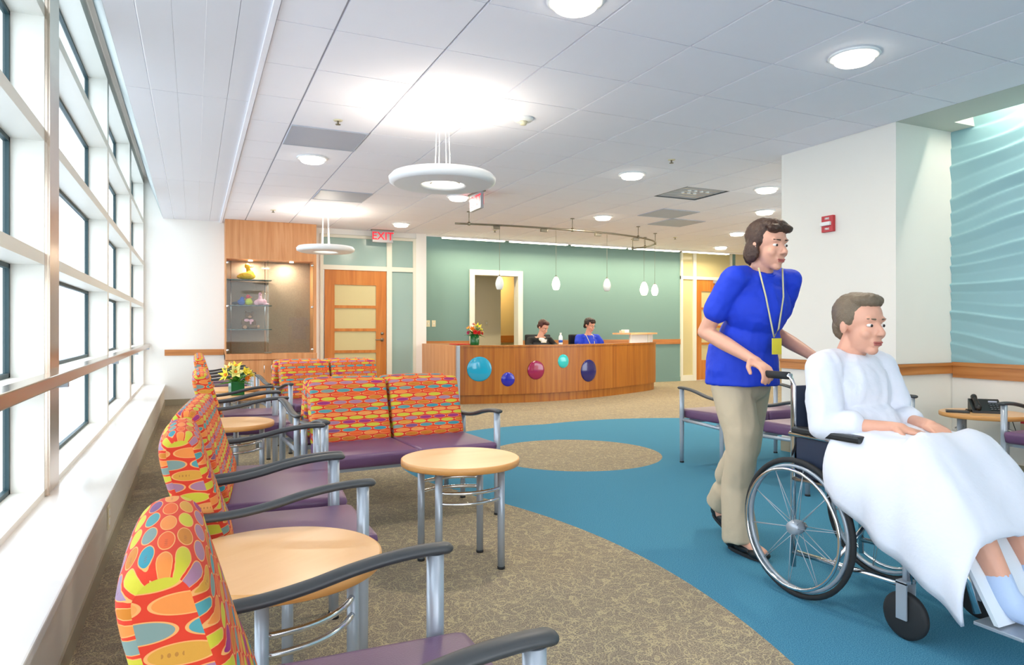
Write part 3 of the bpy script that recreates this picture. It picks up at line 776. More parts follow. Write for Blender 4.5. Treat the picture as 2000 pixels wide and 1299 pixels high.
quick('cord', 'black', co, lambda b: tube(b, [(-.02, -.018, 0), (-.05, -.03, -.06), (-.06, .02, -.11), (-.05, .05, -.04), (-.09, .06, .06)], .003, 6))

# flowers ----------------------------------------------------------------------
def petal(b, c, d, up, L, w, mi=0, cup=.25):
    d = Vector(d).normalized(); s = d.cross(Vector(up)).normalized(); n = s.cross(d).normalized(); c = Vector(c); rows = []
    for k in range(6):
        u = k/5; ww = w*math.sin(PI*(.12+.88*u)**.8)*.5 if k < 5 else .001
        p = c+d*L*u+n*(cup*L*u*u)
        rows.append([b.verts.new(p-s*ww+n*ww*.35), b.verts.new(p), b.verts.new(p+s*ww+n*ww*.35)])
    for a, e in zip(rows, rows[1:]):
        for k in range(2):
            f = b.faces.new((a[k], a[k+1], e[k+1], e[k])); f.smooth = True; f.material_index = mi
def solid(o, t=.0015):
    m = o.modifiers.new('thickness', 'SOLIDIFY'); m.thickness = t; return o
def bloom(parent, name, mat, mc, c, axis, R, npet, layers=2, wid=.45, cup=.3):
    ax = Vector(axis).normalized(); n, s = frame_of(ax); b = bmesh.new()
    for l in range(layers):
        for k in range(npet):
            a = 2*PI*(k+l*.5)/npet+random.uniform(-.1, .1)
            d = (n*math.cos(a)+s*math.sin(a))*(1-.25*l)+ax*(.25+.45*l)
            petal(b, c, d, ax, R*(1-.22*l), R*wid, 0, cup)
    o = solid(obj(name, b, mat, parent)); o2 = None
    b = bmesh.new(); ell(b, Vector(c)+ax*R*.18, (R*.2, R*.2, R*.2), seg=8); obj('flower_centre', b, mc, o)
def bouquet(loc, label, vw, vh, round_, scheme, rz=0, S=1.0):
    t = thing('flower_arrangement', label, 'flowers', loc, rz)
    if round_: quick('vase', 'vase', t, lambda b: lathe(b, [(.001, 0), (vw*.46, 0), (vw*.5, .01), (vw*.5, vh), (vw*.45, vh), (vw*.44, vh-.02), (.001, vh-.02)], seg=28))
    else: quick('vase', 'vase', t, lambda b: bx(b, -vw/2, vw/2, -vw/2, vw/2, 0, vh, bev=.006))
    lf = bmesh.new()
    for k in range(34):
        a = random.uniform(0, 2*PI); el = random.uniform(-.1, 1.3)
        d = Vector((math.cos(a)*math.cos(el), math.sin(a)*math.cos(el), math.sin(el)))
        petal(lf, Vector((0, 0, vh-.015))+d*.02, d, (0, 0, 1.001), random.uniform(.09, .16)*S, .035*S, 0, -.15)
    lo = solid(obj('foliage', lf, 'leaf', t)); tag(lo, kind='stuff')
    st = bmesh.new()
    for c, ax, R, nm, mat, mc, n, ly, wd in scheme:
        c = Vector(c)*S+Vector((0, 0, vh)); tube(st, [(c.x*.1, c.y*.1, vh-.03), (c.x*.7, c.y*.7, (vh+c.z)/2), c], .003, 6)
        bloom(t, nm, mat, mc, c, ax, R*S, n, ly, wd)
    obj('stem', st, 'leaf_dark', t)
    return t
yel = [((-.02, -.05, .085), (-.1, -1, .35), .075, 'lily', 'petal_pale', 'petal_orange', 6, 2, .55), ((-.09, -.02, .06), (-1, -.5, .3), .075, 'lily', 'petal_yellow', 'petal_orange', 6, 1, .4),
       ((.06, -.05, .085), (.5, -1, .5), .05, 'tulip', 'petal_yellow', 'petal_yellow', 5, 2, .7), ((.10, -.01, .06), (1, -.5, .3), .055, 'tulip', 'petal_yellow', 'petal_yellow', 5, 2, .6),
       ((.0, .02, .13), (0, -.3, 1), .07, 'lily', 'petal_yellow', 'petal_orange', 6, 1, .4), ((-.06, .03, .12), (-.6, -.2, 1), .06, 'lily', 'petal_pale', 'petal_orange', 6, 1, .4),
       ((.075, -.06, .03), (.4, -1, .0), .04, 'marigold', 'petal_orange', 'petal_orange', 9, 2, .4), ((.13, .0, .05), (1, 0, .6), .05, 'tulip', 'petal_pale', 'petal_yellow', 5, 1, .5)]
bouquet((.35, 6.72, .5005), 'yellow lilies and leaves in a square green vase on a round table', .115, .125, False, yel, math.radians(10))
mixd = [((-.03, -.09, .03), (-.2, -1, .2), .05, 'rose', 'petal_red', 'petal_red', 7, 3, .6), ((.03, -.09, .02), (.2, -1, .1), .05, 'gerbera', 'petal_red', 'petal_red', 12, 2, .3),
        ((.03, -.03, .11), (.1, -.6, 1), .085, 'lily', 'petal_yellow', 'leaf', 6, 1, .42), ((.09, -.02, .06), (1, -.6, .6), .07, 'lily', 'petal_yellow', 'leaf', 6, 1, .4),
        ((-.06, -.06, .08), (-.5, -1, .5), .05, 'tulip', 'petal_orange', 'petal_orange', 6, 2, .6), ((-.01, .0, .14), (0, -.4, 1), .04, 'carnation', 'petal_pink', 'petal_pink', 9, 3, .4),
        ((-.11, -.03, .02), (-1, -.5, .3), .04, 'carnation', 'petal_pink', 'petal_pink', 9, 3, .4), ((-.10, 0, .09), (-.8, -.3, .9), .045, 'tulip', 'petal_orange', 'petal_yellow', 6, 1, .5),
        ((.10, -.04, .01), (1, -.8, .2), .04, 'rose', 'petal_red', 'petal_red', 7, 3, .6)]

# ================================================================ DISPLAY CABINET
CY = 10.66; CX0, CX1 = .405, U(618, CY)
cab = thing('display_cabinet', 'tall wooden display cabinet with glass-fronted case and cupboard doors', 'cabinet', ((CX0+CX1)/2, CY, 0))
W = (CX1-CX0)/2; cz0 = ZV(690, 1.0, CY); cz1 = ZV(508, 1.0, CY)
def f(b):
    bx(b, -W, W, 0, DWY-CY, cz1, CEIL-.002); bx(b, -W, W, 0, DWY-CY, 0, cz0-.09)
    bx(b, -W, -W+.02, 0, DWY-CY, cz0-.09, cz1); bx(b, W-.05, W, 0, DWY-CY, cz0-.09, cz1)
quick('cabinet_body', 'cab_wood', cab, f)
quick('counter_ledge', 'cab_wood', cab, lambda b: bx(b, -W-.0, W+.004, -.03, DWY-CY, cz0-.09, cz0-.004, bev=.004))
quick('back_panel', 'linen', cab, lambda b: bx(b, -W+.02, W-.05, DWY-CY-.03, DWY-CY-.02, cz0-.004, cz1))
xs = U(523, CY)-(CX0+CX1)/2
for n_, (a, b_) in enumerate(((-W+.012, xs+.01), (xs-.01, W-.045))):
    g = quick('glass_door', 'case_glass', cab, lambda b: bx(b, a, b_, -.012-.012*n_, -.006-.012*n_, cz0+.004, cz1-.01))
    for z in (cz0+.05, (cz0+cz1)/2, cz1-.06):
        x = a+.02 if n_ == 0 else b_-.02
        quick('glass_hinge', 'chrome', g, lambda b: lathe(b, [(.001, -.04), (.018, -.04), (.018, -.005), (.001, -.005)], (x, 0, z), 16, axis='Y'))
quick('case_lock', 'nickel', cab, lambda b: bx(b, xs-.05, xs+.05, -.05, -.026, cz0+.0, cz0+.022, bev=.005))
sz = [ZV(548, 1.0, CY+.15), ZV(597, 1.0, CY+.15), ZV(643, 1.0, CY+.15)]
for z in sz:
    quick('glass_shelf', 'shelf_glass', cab, lambda b: bx(b, -W+.022, xs+.06, .03, .30, z-.012, z))
for x in (-W+.09, xs-.01):
    quick('shelf_rod', 'chrome', cab, lambda b: tube(b, [(x, .315, cz0), (x, .315, cz1)], .008, 10))
for x in (-W+.35, .10+xs+.25):
    quick('puck_light', 'glow_white', cab, lambda b: lathe(b, [(.001, cz1-.014), (.03, cz1-.014), (.03, cz1), (.001, cz1)], (x, .15, 0), 20))
for s in (-1, 1):
    d = quick('cupboard_door', 'cab_wood', cab, lambda b: bx(b, min(s*.003, s*(W-.004)), max(s*.003, s*(W-.004)), -.018, 0, .09, cz0-.10, bev=.002))
    quick('door_pull', 'chrome', d, lambda b: tube(b, [(s*.05-.06, -.018, cz0-.17), (s*.05-.06, -.04, cz0-.18), (s*.05-.06, -.04, cz0-.27), (s*.05-.06, -.018, cz0-.28)], .006, 8))
quick('toe_kick', 'base', cab, lambda b: bx(b, -W, W, -.002, 0, 0, .085))
CXm = (CX0+CX1)/2
def cabx(u): return U(u, CY+.17)
# plush toys on the glass shelves
def plush(name, label, u, z, parts, group='plush toys in the display case', cat='plush toy', rz=0):
    t = thing(name, label, cat, (cabx(u), CY+.15, z), rz, group)
    for nm, mat, shapes in parts:
        b = bmesh.new()
        for s in shapes:
            if len(s) == 2: ell(b, s[0], s[1])
            else: cap(b, *s)
        if len(shapes) > 1 and nm == 'body': remesh(nm, b, mat, t, .005, 3)
        else: obj(nm, b, mat, t)
    return t
eyes = lambda x, z, y: [((x-.018, y, z), (.006, .005, .006)), ((x+.018, y, z), (.006, .005, .006))]
plush('plush_duck', 'yellow plush duck on the top glass shelf', 482, sz[0],
      [('body', 'plush_yellow', [((0, 0, .055), (.12, .07, .055)), ((-.08, 0, .045), (.06, .04, .03)), ((.04, 0, .09), (.06, .05, .05)), ((.02, 0, .15), (.03, .03, .06)), ((.01, 0, .20), (.042, .042, .042))]),
       ('bill', 'petal_orange', [((.06, -.005, .195), (.035, .02, .01))]), ('wing', 'plush_yellow', [((.0, -.065, .07), (.07, .012, .035), )]), ('eye', 'black', [((.03, -.037, .21), (.006, .005, .006))])])
plush('plush_bird', 'small dark and bright blue plush bird on the middle shelf', 468, sz[1],
      [('body', 'plush_blue', [((.02, 0, .045), (.055, .04, .045)), ((.035, 0, .095), (.032, .03, .03))]), ('tail', 'plush_navy', [((-.06, 0, .03), (.05, .035, .022))]), ('beak', 'petal_orange', [((.072, 0, .09), (.016, .01, .008))]), ('eye', 'black', [((.045, -.028, .1), (.005, .004, .005))])])
plush('plush_bird', 'lime plush chick with a red head on the middle shelf', 486, sz[1],
      [('body', 'plush_lime', [((0, 0, .045), (.055, .045, .045)), ((0, 0, .075), (.04, .035, .035))]), ('head', 'plush_red', [((-.01, 0, .125), (.033, .033, .03))]), ('beak', 'petal_orange', [((.03, -.01, .118), (.018, .01, .008))]), ('eye', 'black', [((.005, -.032, .13), (.005, .004, .005))])])
plush('plush_flamingo', 'pink long-necked plush bird at the right of the middle shelf', 508, sz[1],
      [('body', 'plush_pink', [((0, 0, .05), (.07, .05, .05)), ((.0, 0, .1, ), (.028, .028, .06)), ((0, 0, .165), (.026, .026, .03)), ((.08, -.02, .02), (.045, .022, .018)), ((-.05, -.02, .04), (.04, .02, .04)), ((.05, -.02, .05), (.04, .02, .045))]),
       ('beak', 'plush_tan', [((.0, -.03, .155), (.01, .02, .008))]), ('eye', 'black', [((.015, -.022, .175), (.005, .004, .005))])])
tb_ = plush('teddy_bear', 'brown teddy bear with a pale bow on the lowest glass shelf', 486, sz[2],
      [('body', 'plush_brown', [((-.01, 0, .08), (.075, .06, .085)), ((0, -.01, .195), (.06, .055, .055)), ((-.045, 0, .245), (.022, .014, .022)), ((.05, 0, .24), (.022, .014, .022)), ((.06, -.06, .03), (.07, .035, .032)), ((-.07, -.05, .03), (.04, .05, .032)), ((-.08, -.02, .10), (.03, .03, .055)), ((.07, -.02, .09), (.03, .03, .05))]),
       ('muzzle', 'plush_tan', [((.01, -.06, .18), (.026, .022, .02))]), ('foot_pad', 'plush_tan', [((.125, -.07, .035), (.02, .028, .028)), ((-.06, -.10, .03), (.026, .012, .026))]), ('bow', 'plush_pink', [((-.035, -.055, .13), (.035, .014, .022)), ((.03, -.058, .125), (.032, .014, .022)), ((0, -.065, .128), (.012, .012, .014)), ((.02, -.065, .10), (.014, .01, .03))]), ('eye', 'black', [((-.012, -.062, .205), (.006, .004, .006)), ((.032, -.06, .205), (.006, .004, .006))])])

# ================================================================ RECEPTION DESK
DT = .855
P3 = [(3.50, 9.43), (3.95, 9.315), (4.7, 9.24), (5.4, 9.33), (6.05, 9.53), (6.7, 9.80), (7.25, 10.06), (7.62, 10.32), (7.78, 10.62), (7.80, 10.95)]
def smooth_curve(P, n):
    out = []
    for k in range(len(P)-1):
        p0 = Vector(P[max(k-1, 0)]); p1 = Vector(P[k]); p2 = Vector(P[k+1]); p3 = Vector(P[min(k+2, len(P)-1)])
        for q in range(n):
            u = q/n; out.append(.5*((2*p1)+(-p0+p2)*u+(2*p0-5*p1+4*p2-p3)*u*u+(-p0+3*p1-3*p2+p3)*u**3))
    out.append(Vector(P[-1])); return out
DC = smooth_curve(P3, 6)
def offset(C, d):
    o = []
    for i, p in enumerate(C):
        t = (C[min(i+1, len(C)-1)]-C[max(i-1, 0)]).normalized(); o.append(p+Vector((-t.y, t.x))*d)
    return o
def wallstrip(b, C, d0, d1, z0, z1, i0=0, i1=None):
    A = offset(C, d0)[i0:i1]; B = offset(C, d1)[i0:i1]
    L = [[b.verts.new((p.x, p.y, z)) for p in S for z in (z0, z1)] for S in (A, B)]
    n = len(A)
    for i in range(n-1):
        a0, a1, a2, a3 = L[0][2*i], L[0][2*i+1], L[0][2*i+2], L[0][2*i+3]; c0, c1, c2, c3 = L[1][2*i], L[1][2*i+1], L[1][2*i+2], L[1][2*i+3]
        for q in ((a0, a2, a3, a1), (c0, c1, c3, c2), (a1, a3, c3, c1), (a0, c0, c2, a2)): b.faces.new(q)
    for i in (0, n-1):
        b.faces.new((L[0][2*i], L[0][2*i+1], L[1][2*i+1], L[1][2*i]))
desk = thing('reception_desk', 'curved wooden reception desk decorated with five glossy coloured discs', 'reception desk', (0, 0, 0))
seg_ = [0, 9, 18, 27, 36, 45, 54]
quick('front_panel', 'desk_wood', desk, lambda b: wallstrip(b, DC, .0, .05, .13, DT-.025))
quick('counter_edge', 'desk_wood', desk, lambda b: wallstrip(b, DC, -.012, .16, DT-.025, DT))
quick('toe_kick', 'desk_wood', desk, lambda b: wallstrip(b, DC, .03, .06, 0, .13))
for i in seg_[1:-1]:
    p = DC[i]; t = (DC[i+1]-DC[i-1]).normalized(); nn = Vector((-t.y, t.x))
    b = bmesh.new(); a_ = p-nn*.0012; 
    bx(b, -.0015, .0015, -.001, .004, .13, DT-.025); o = obj('panel_seam', b, 'door_wood', desk); o.location = (a_.x, a_.y, 0); o.rotation_euler = (0, 0, math.atan2(t.y, t.x))
quick('side_panel', 'cab_wood', desk, lambda b: prism(b, [(3.44, 9.46), (3.49, 9.46), (3.49, 10.98), (3.42, 10.98)], 0, DT, axis='Z'))
quick('corner_strip', 'steel', desk, lambda b: bx(b, 3.455, 3.50, 9.40, 9.46, 0, DT-.002, bev=.006))
quick('work_surface', 'desk_wood', desk, lambda b: wallstrip(b, DC, .06, .70, .70, .735))
quick('return_counter', 'desk_wood', desk, lambda b: bx(b, 3.49, 3.9, 9.8, 10.98, DT-.025, DT))
# raised transaction shelf on the right part
i0, i1 = 30, 52
quick('transaction_shelf', 'table_wood', desk, lambda b: wallstrip(b, DC, -.03, .34, 1.0, 1.028, i0, i1))
quick('translucent_riser', 'paper', desk, lambda b: wallstrip(b, DC, .06, .075, DT, 1.0, i0+1, i1-2))
for i in (i0+1, 38, 46, i1-2):
    p = offset(DC, .05)[i]; quick('shelf_post', 'frame_cream', desk, lambda b: bx(b, p.x-.012, p.x+.012, p.y-.012, p.y+.012, DT, 1.0))
pe = offset(DC, .04)[i1-1]; quick('end_post', 'desk_wood', desk, lambda b: bx(b, pe.x-.03, pe.x+.05, pe.y-.03, pe.y+.2, DT, 1.0))
def disc(u, v, rpx, mat, label):
    best = None
    for i in range(1, len(DC)-1):
        p = DC[i]; d = abs(U(u, p.y)-p.x)
        if best is None or d < best[0]: best = (d, i)
    i = best[1]; p = DC[i]; t = (DC[i+1]-DC[i-1]).normalized(); nn = Vector((-t.y, t.x))
    q = p+t*((U(u, p.y)-p.x)/max(t.x, .3)); dep = q.x*math.sin(YAW)+q.y*math.cos(YAW); r = rpx*dep/FPX; z = ZV(v, q.x, q.y)
    b = bmesh.new(); lathe(b, [(.001, -.024), (r*.35, -.0225), (r*.65, -.0175), (r*.85, -.011), (r*.96, -.005), (r, .002), (r*.96, .004), (.001, .004)], seg=48, axis='Y')
    o = obj('accent_disc', b, mat, desk); o.location = (q.x, q.y, z); o.rotation_euler = (0, 0, math.atan2(t.y, t.x)); o['label'] = label
disc(936, 721, 24.5, 'disc_cyan', 'large glossy cyan disc'); disc(992, 741, 14, 'disc_royal', 'small glossy royal blue disc'); disc(1047, 723, 18.5, 'disc_berry', 'glossy berry red disc')
disc(1100, 705.5, 13.5, 'disc_aqua', 'small glossy aqua disc'); disc(1150.5, 724, 22, 'disc_navyd', 'large glossy navy disc')
pf = offset(DC, .10)[0]
bouquet((U(927, 9.62), 9.62, DT), 'mixed red, orange and yellow flowers in a green glass vase on the reception desk', .135, .165, True, mixd, 0, .95)
o = thing('water_bottle', 'small clear water bottle with white cap on the reception desk', 'bottle', (U(1095, 9.42), 9.42, DT))
quick('bottle_body', 'plastic_white', o, lambda b: lathe(b, [(.001, 0), (.028, 0), (.031, .008), (.031, .11), (.026, .13), (.013, .15), (.013, .16), (.001, .16)], seg=24))
quick('bottle_label', 'plush_blue', o, lambda b: lathe(b, [(.0315, .03), (.0318, .03), (.0318, .07), (.0315, .07)], seg=24, closed=True))
quick('bottle_cap', 'paper', o, lambda b: lathe(b, [(.001, .16), (.015, .16), (.015, .18), (.001, .18)], seg=20))
pp = offset(DC, .12)[38]
o = thing('card_holder', 'small white card box standing on the raised shelf of the reception desk', 'card holder', (U(1221, pp.y), pp.y, 1.028), .3)
quick('card_box', 'paper', o, lambda b: bx(b, -.06, .06, -.04, .04, 0, .055, bev=.004))
quick('card_stack', 'ivory', o, lambda b: bx(b, -.12, -.065, -.035, .035, 0, .04))
o = thing('red_folder', 'red folder lying on the left end of the reception desk', 'folder', (3.72, 10.0, DT), .1)
quick('cover', 'petal_red', o, lambda b: bx(b, -.11, .11, -.15, .15, 0, .012, bev=.002))
quick('pages', 'paper', o, lambda b: bx(b, -.10, .112, -.145, .145, .003, .009))
# office chair behind the right receptionist
oc = thing('office_chair', 'black office chair behind the receptionist in blue', 'office chair', (U(1132, 10.75), 10.72, 0), 0)
quick('chair_back', 'black', oc, lambda b: bx(b, -.24, .24, -.03, .03, .55, 1.0, bev=.025))
quick('seat', 'black', oc, lambda b: bx(b, -.24, .24, -.5, -.02, .42, .49, bev=.025))
quick('gas_column', 'steel', oc, lambda b: tube(b, [(0, -.25, .08), (0, -.25, .42)], .025))
for k in range(5):
    a = 2*PI*k/5; lg = quick('leg', 'black', oc, lambda b: tube(b, [(0, -.25, .10), (.26*math.cos(a), -.25+.26*math.sin(a), .065)], .018))
    quick('caster', 'black', lg, lambda b: ell(b, (.26*math.cos(a), -.25+.26*math.sin(a), .028), (.028, .028, .028), seg=10))
oc2 = dup(oc, (U(1052, 10.62), 10.66, 0), 0, 'office chair hidden behind the receptionist in the black jacket')
monx = thing('computer_monitor', 'low dark monitor top in front of the receptionist in black', 'monitor', (U(1055, 9.98), 9.98, .735))
quick('screen', 'black', monx, lambda b: bx(b, -.12, .12, -.012, .012, .02, .135, bev=.004)); quick('stand', 'black', monx, lambda b: bx(b, -.06, .06, -.04, .04, 0, .02))

# ================================================================ CEILING FITTINGS
def downlight(x, y, label):
    t = thing('downlight', label, 'downlight', (x, y, CEIL), group='round recessed ceiling lights')
    quick('trim_ring', 'lamp_white', t, lambda b: lathe(b, [(.095, .0), (.135, .0), (.14, -.008), (.13, -.014), (.10, -.012)], seg=36, closed=True))
    quick('diffuser', 'glow_white', t, lambda b: lathe(b, [(.001, -.045), (.09, -.045), (.103, -.036), (.105, 0), (.001, 0)], seg=36))
    return t
DL = [((.986, 6.514), 'round ceiling light beside the grey vent tile at left'), ((3.435, 2.777), 'large round ceiling light at upper right, nearest to the wave wall'), ((4.03, 5.85), 'round ceiling light left of the open ceiling grille'),
      ((5.807, 5.821), 'round ceiling light just beside the top of the cream pier'), ((6.9, 6.95), 'round ceiling light beside the pier, below the one at its edge'), ((5.19, 8.237), 'round ceiling light above the curved pendant track'),
      ((8.07, 8.73), 'round ceiling light beyond the track end, above the walking caregiver'), ((9.165, 10.35), 'farthest round ceiling light, before the far right door'), ((2.806, 10.05), 'round ceiling light near the exit sign by the wooden door'),
      ((2.847, 7.71), 'round ceiling light partly behind the near ring pendant'), ((1.652, 2.865), 'round ceiling light cut by the top edge of the photo')]
for i, (p, l) in enumerate(DL):
    if i == 0: dl0 = downlight(*p, l)
    else: dup(dl0, (*p, CEIL), 0, l)
def ring_pendant(x, y, label):
    t = thing('ring_pendant', label, 'pendant lamp', (x, y, CEIL), group='white ring pendants')
    quick('ceiling_canopy', 'lamp_white', t, lambda b: lathe(b, [(.001, -.035), (.065, -.035), (.072, -.028), (.072, 0), (.001, 0)], seg=32))
    for k in range(4):
        a = PI/4+k*PI/2
        quick('suspension_rod', 'lamp_white', t, lambda b: tube(b, [(.045*math.cos(a), .045*math.sin(a), -.03), (.06*math.cos(a), .06*math.sin(a), -.50)], .0028, 8))
    quick('ring_shade', 'lamp_white', t, lambda b: lathe(b, [(.15, -.505), (.30, -.475), (.355, -.48), (.377, -.505), (.372, -.535), (.34, -.55), (.165, -.555), (.15, -.545)], seg=64, closed=True))
    for k in range(2):
        a = k*PI/2+.3
        quick('support_arm', 'nickel', t, lambda b: tube(b, [(.16*math.cos(a), .16*math.sin(a), -.515), (0, 0, -.49), (-.16*math.cos(a), -.16*math.sin(a), -.515)], .004, 8))
    quick('lamp_bowl', 'glow_pend', t, lambda b: lathe(b, [(.001, -.512), (.12, -.512), (.148, -.50), (.148, -.494), (.001, -.494)], seg=40))
    return t
rp = ring_pendant(1.6, 4.65, 'near white ring pendant hanging on four rods over the waiting area')
dup(rp, (1.6, -.07, CEIL), 0, 'extra white ring pendant added unseen behind the camera to brighten the ceiling')  # invented fixture out of view, carries added fill light for the ceiling
dup(rp, (1.59, 9.37, CEIL), 0, 'far white ring pendant hanging in front of the display cabinet')
def tilemid(i, j): return GX0+T*(i+.5), GY0+T*(j+.5)
VT = [(0, 3, 'grey perforated vent tile at upper left beside the round light'), (1, 7, 'grey vent tile above the display cabinet'), (8, 6, 'grey vent tile beyond the open grille'), (9, 7, 'farthest grey vent tile toward the far right door')]
vt = None
for i, j, l in VT:
    x, y = tilemid(i, j)
    if vt is None:
        vt = thing('ceiling_vent', l, 'vent', (x, y, CEIL), group='grey vent tiles')
        quick('vent_plate', 'vent', vt, lambda b: bx(b, -.296, .296, -.297, .297, -.006, -.0005))
        quick('vent_border', 'grid', vt, lambda b: [bx(b, -.298, .298, s*.29-.006, s*.29+.006, -.009, -.006) for s in (-1, 1)]+[bx(b, s*.289-.006, s*.289+.006, -.28, .28, -.009, -.006) for s in (-1, 1)])
    else: dup(vt, (x, y, CEIL), 0, l)
x, y = tilemid(7, 4)
og = thing('ceiling_grille', 'open metallic ceiling grille with bright hanging reflector tubes', 'vent', (x, y, CEIL))
quick('grille_box', 'vent_dark', og, lambda b: (bx(b, -.30, .30, -.30, .30, .10, .11), bx(b, -.303, -.297, -.30, .30, 0, .10), bx(b, .297, .303, -.30, .30, 0, .10), bx(b, -.30, .30, -.303, -.297, 0, .10), bx(b, -.30, .30, .297, .303, 0, .10)))
for k in range(4):
    quick('grille_blade', 'chrome', og, lambda b: bx(b, -.29, .29, -.18+k*.12-.004, -.18+k*.12+.004, .01, .08))
for k in range(7):
    quick('reflector_tube', 'lamp_white', og, lambda b: lathe(b, [(.001, 0), (.02, 0), (.02, .09), (.001, .09)], (-.12+(k % 4)*.085, -.12+(k//4)*.12, 0), 12))
sm = thing('smoke_detector', 'round white smoke detector on the ceiling right of the near ring pendant', 'smoke detector', (2.227, 4.637, CEIL))
quick('detector_base', 'plastic_white', sm, lambda b: lathe(b, [(.001, -.025), (.06, -.025), (.072, -.015), (.075, 0), (.001, 0)], seg=32))
quick('detector_head', 'ivory', sm, lambda b: lathe(b, [(.001, -.05), (.022, -.05), (.032, -.025), (.001, -.025)], seg=24))
sp0 = None
for x, y, l in ((.984, 5.265, 'small sprinkler head on the ceiling above the grey vent at left'), (4.02, 5.2, 'small sprinkler head between the middle ceiling light and the pier'), (4.35, 10.1, 'small sprinkler head behind the pendant track'), (7.5, 9.6, 'small round ceiling sensor near the end of the pendant track'), (.95, 9.6, 'small sprinkler head on the ceiling before the display cabinet')):
    if sp0 is None:
        sp0 = thing('sprinkler', l, 'sprinkler', (x, y, CEIL), group='ceiling sprinkler heads')
        quick('escutcheon', 'ivory', sp0, lambda b: lathe(b, [(.001, -.006), (.03, -.006), (.036, 0), (.001, 0)], seg=24))
        quick('sprinkler_body', 'nickel', sp0, lambda b: (tube(b, [(0, 0, -.006), (0, 0, -.03)], .008, 10), lathe(b, [(.001, -.034), (.02, -.034), (.02, -.030), (.001, -.030)], seg=16)))
    else: dup(sp0, (x, y, CEIL), 0, l)
# pendant track
TZ = 2.50
TP = smooth_curve([(3.15, 8.66), (3.9, 8.56), (4.75, 8.55), (5.5, 8.62), (6.1, 8.78), (6.55, 9.0), (6.85, 9.28), (7.0, 9.6), (7.02, 9.9), (6.95, 10.1)], 6)
tr = thing('light_track', 'curved brushed nickel light track hanging over the reception desk', 'light track')
quick('track_rail', 'nickel', tr, lambda b: tube(b, [(p.x, p.y, TZ) for p in TP], .013, 8))
for i in (2, 13, 25, 37, 46, 53):
    p = TP[i]
    quick('standoff', 'nickel', tr, lambda b: (tube(b, [(p.x, p.y, TZ), (p.x, p.y, CEIL)], .005, 8), tube(b, [(p.x, p.y, TZ-.02), (p.x, p.y, TZ+.025)], .018, 10), tube(b, [(p.x, p.y, CEIL-.008), (p.x, p.y, CEIL)], .03, 14)))
for u in (985, 1084, 1181, 1255):
    i = min(range(34), key=lambda k: abs(U(u-7, TP[k].y)-TP[k].x)); p = TP[i]
    quick('transformer_box', 'nickel', tr, lambda b: bx(b, p.x-.10, p.x+.0, p.y-.02, p.y+.02, TZ-.055, TZ-.015, bev=.004))
def pendant(i, zc, lit, label, s=1.0):
    p = TP[i]
    t = thing('egg_pendant', label, 'pendant lamp', (p.x, p.y, TZ), group='egg pendants over the desk')
    quick('cord', 'nickel', t, lambda b: tube(b, [(0, 0, -.02), (0, 0, zc+.10-TZ)], .0022, 6))
    quick('socket_cap', 'nickel', t, lambda b: lathe(b, [(.001, zc+.085-TZ), (.014, zc+.085-TZ), (.012, zc+.105-TZ), (.001, zc+.105-TZ)], seg=16))
    z = zc-TZ
    quick('glass_shade', 'glow_pend' if lit else 'dim_pend', t, lambda b: lathe(b, [(.001, z-.095*s), (.030*s, z-.095*s), (.041*s, z-.082*s), (.055*s, z-.04*s), (.057*s, z-.01*s), (.049*s, z+.03*s), (.032*s, z+.07*s), (.014*s, z+.09*s), (.001, z+.092*s)], seg=28))
def nearest(u, lo=0, hi=60): return min(range(lo, min(hi, len(TP))), key=lambda k: abs(U(u, TP[k].y)-TP[k].x))
pendant(nearest(983, 0, 30), ZV(553, 3.9, 8.6), False, 'unlit egg pendant hanging in front of the doorway')
pendant(nearest(1084, 0, 30), ZV(554, 4.7, 8.6), True, 'lit egg pendant above the left receptionist, leftmost of the glowing ones')
pendant(nearest(1180, 0, 30), ZV(556, 5.5, 8.6), False, 'unlit egg pendant above the receptionist in blue')
pendant(nearest(1258, 20, 38), ZV(564, 6.4, 8.95), True, 'largest lit egg pendant over the raised shelf', 1.12)
pendant(nearest(1279, 36, 50), ZV(566, 6.9, 9.4), True, 'lit egg pendant at the far right end of the track')

def exit_sign(loc, rz, label, two=False):
    t = thing('exit_sign', label, 'exit sign', loc, rz)
    quick('sign_body', 'exit_body', t, lambda b: bx(b, -.165, .165, -.02, .02, -.20, -.012, bev=.003))
    quick('ceiling_mount', 'nickel', t, lambda b: bx(b, -.18, .18, -.04, .04, -.012, 0))
    for s in ((1, -1) if two else (1,)):
        text_mesh('exit_lettering', 'EXIT', .17, 'exit_red', t, (0, -.0215*s, -.105), (PI/2, 0, 0 if s > 0 else PI), .001)
    return t
exit_sign((U(747, 10.82), 10.82, CEIL), 0, 'red lettered EXIT sign above the wooden door by the display cabinet')
exit_sign((U(931, 7.4), 7.4, CEIL), PI/2+PI, 'red EXIT sign seen at a slant right of the near ring pendant', True)

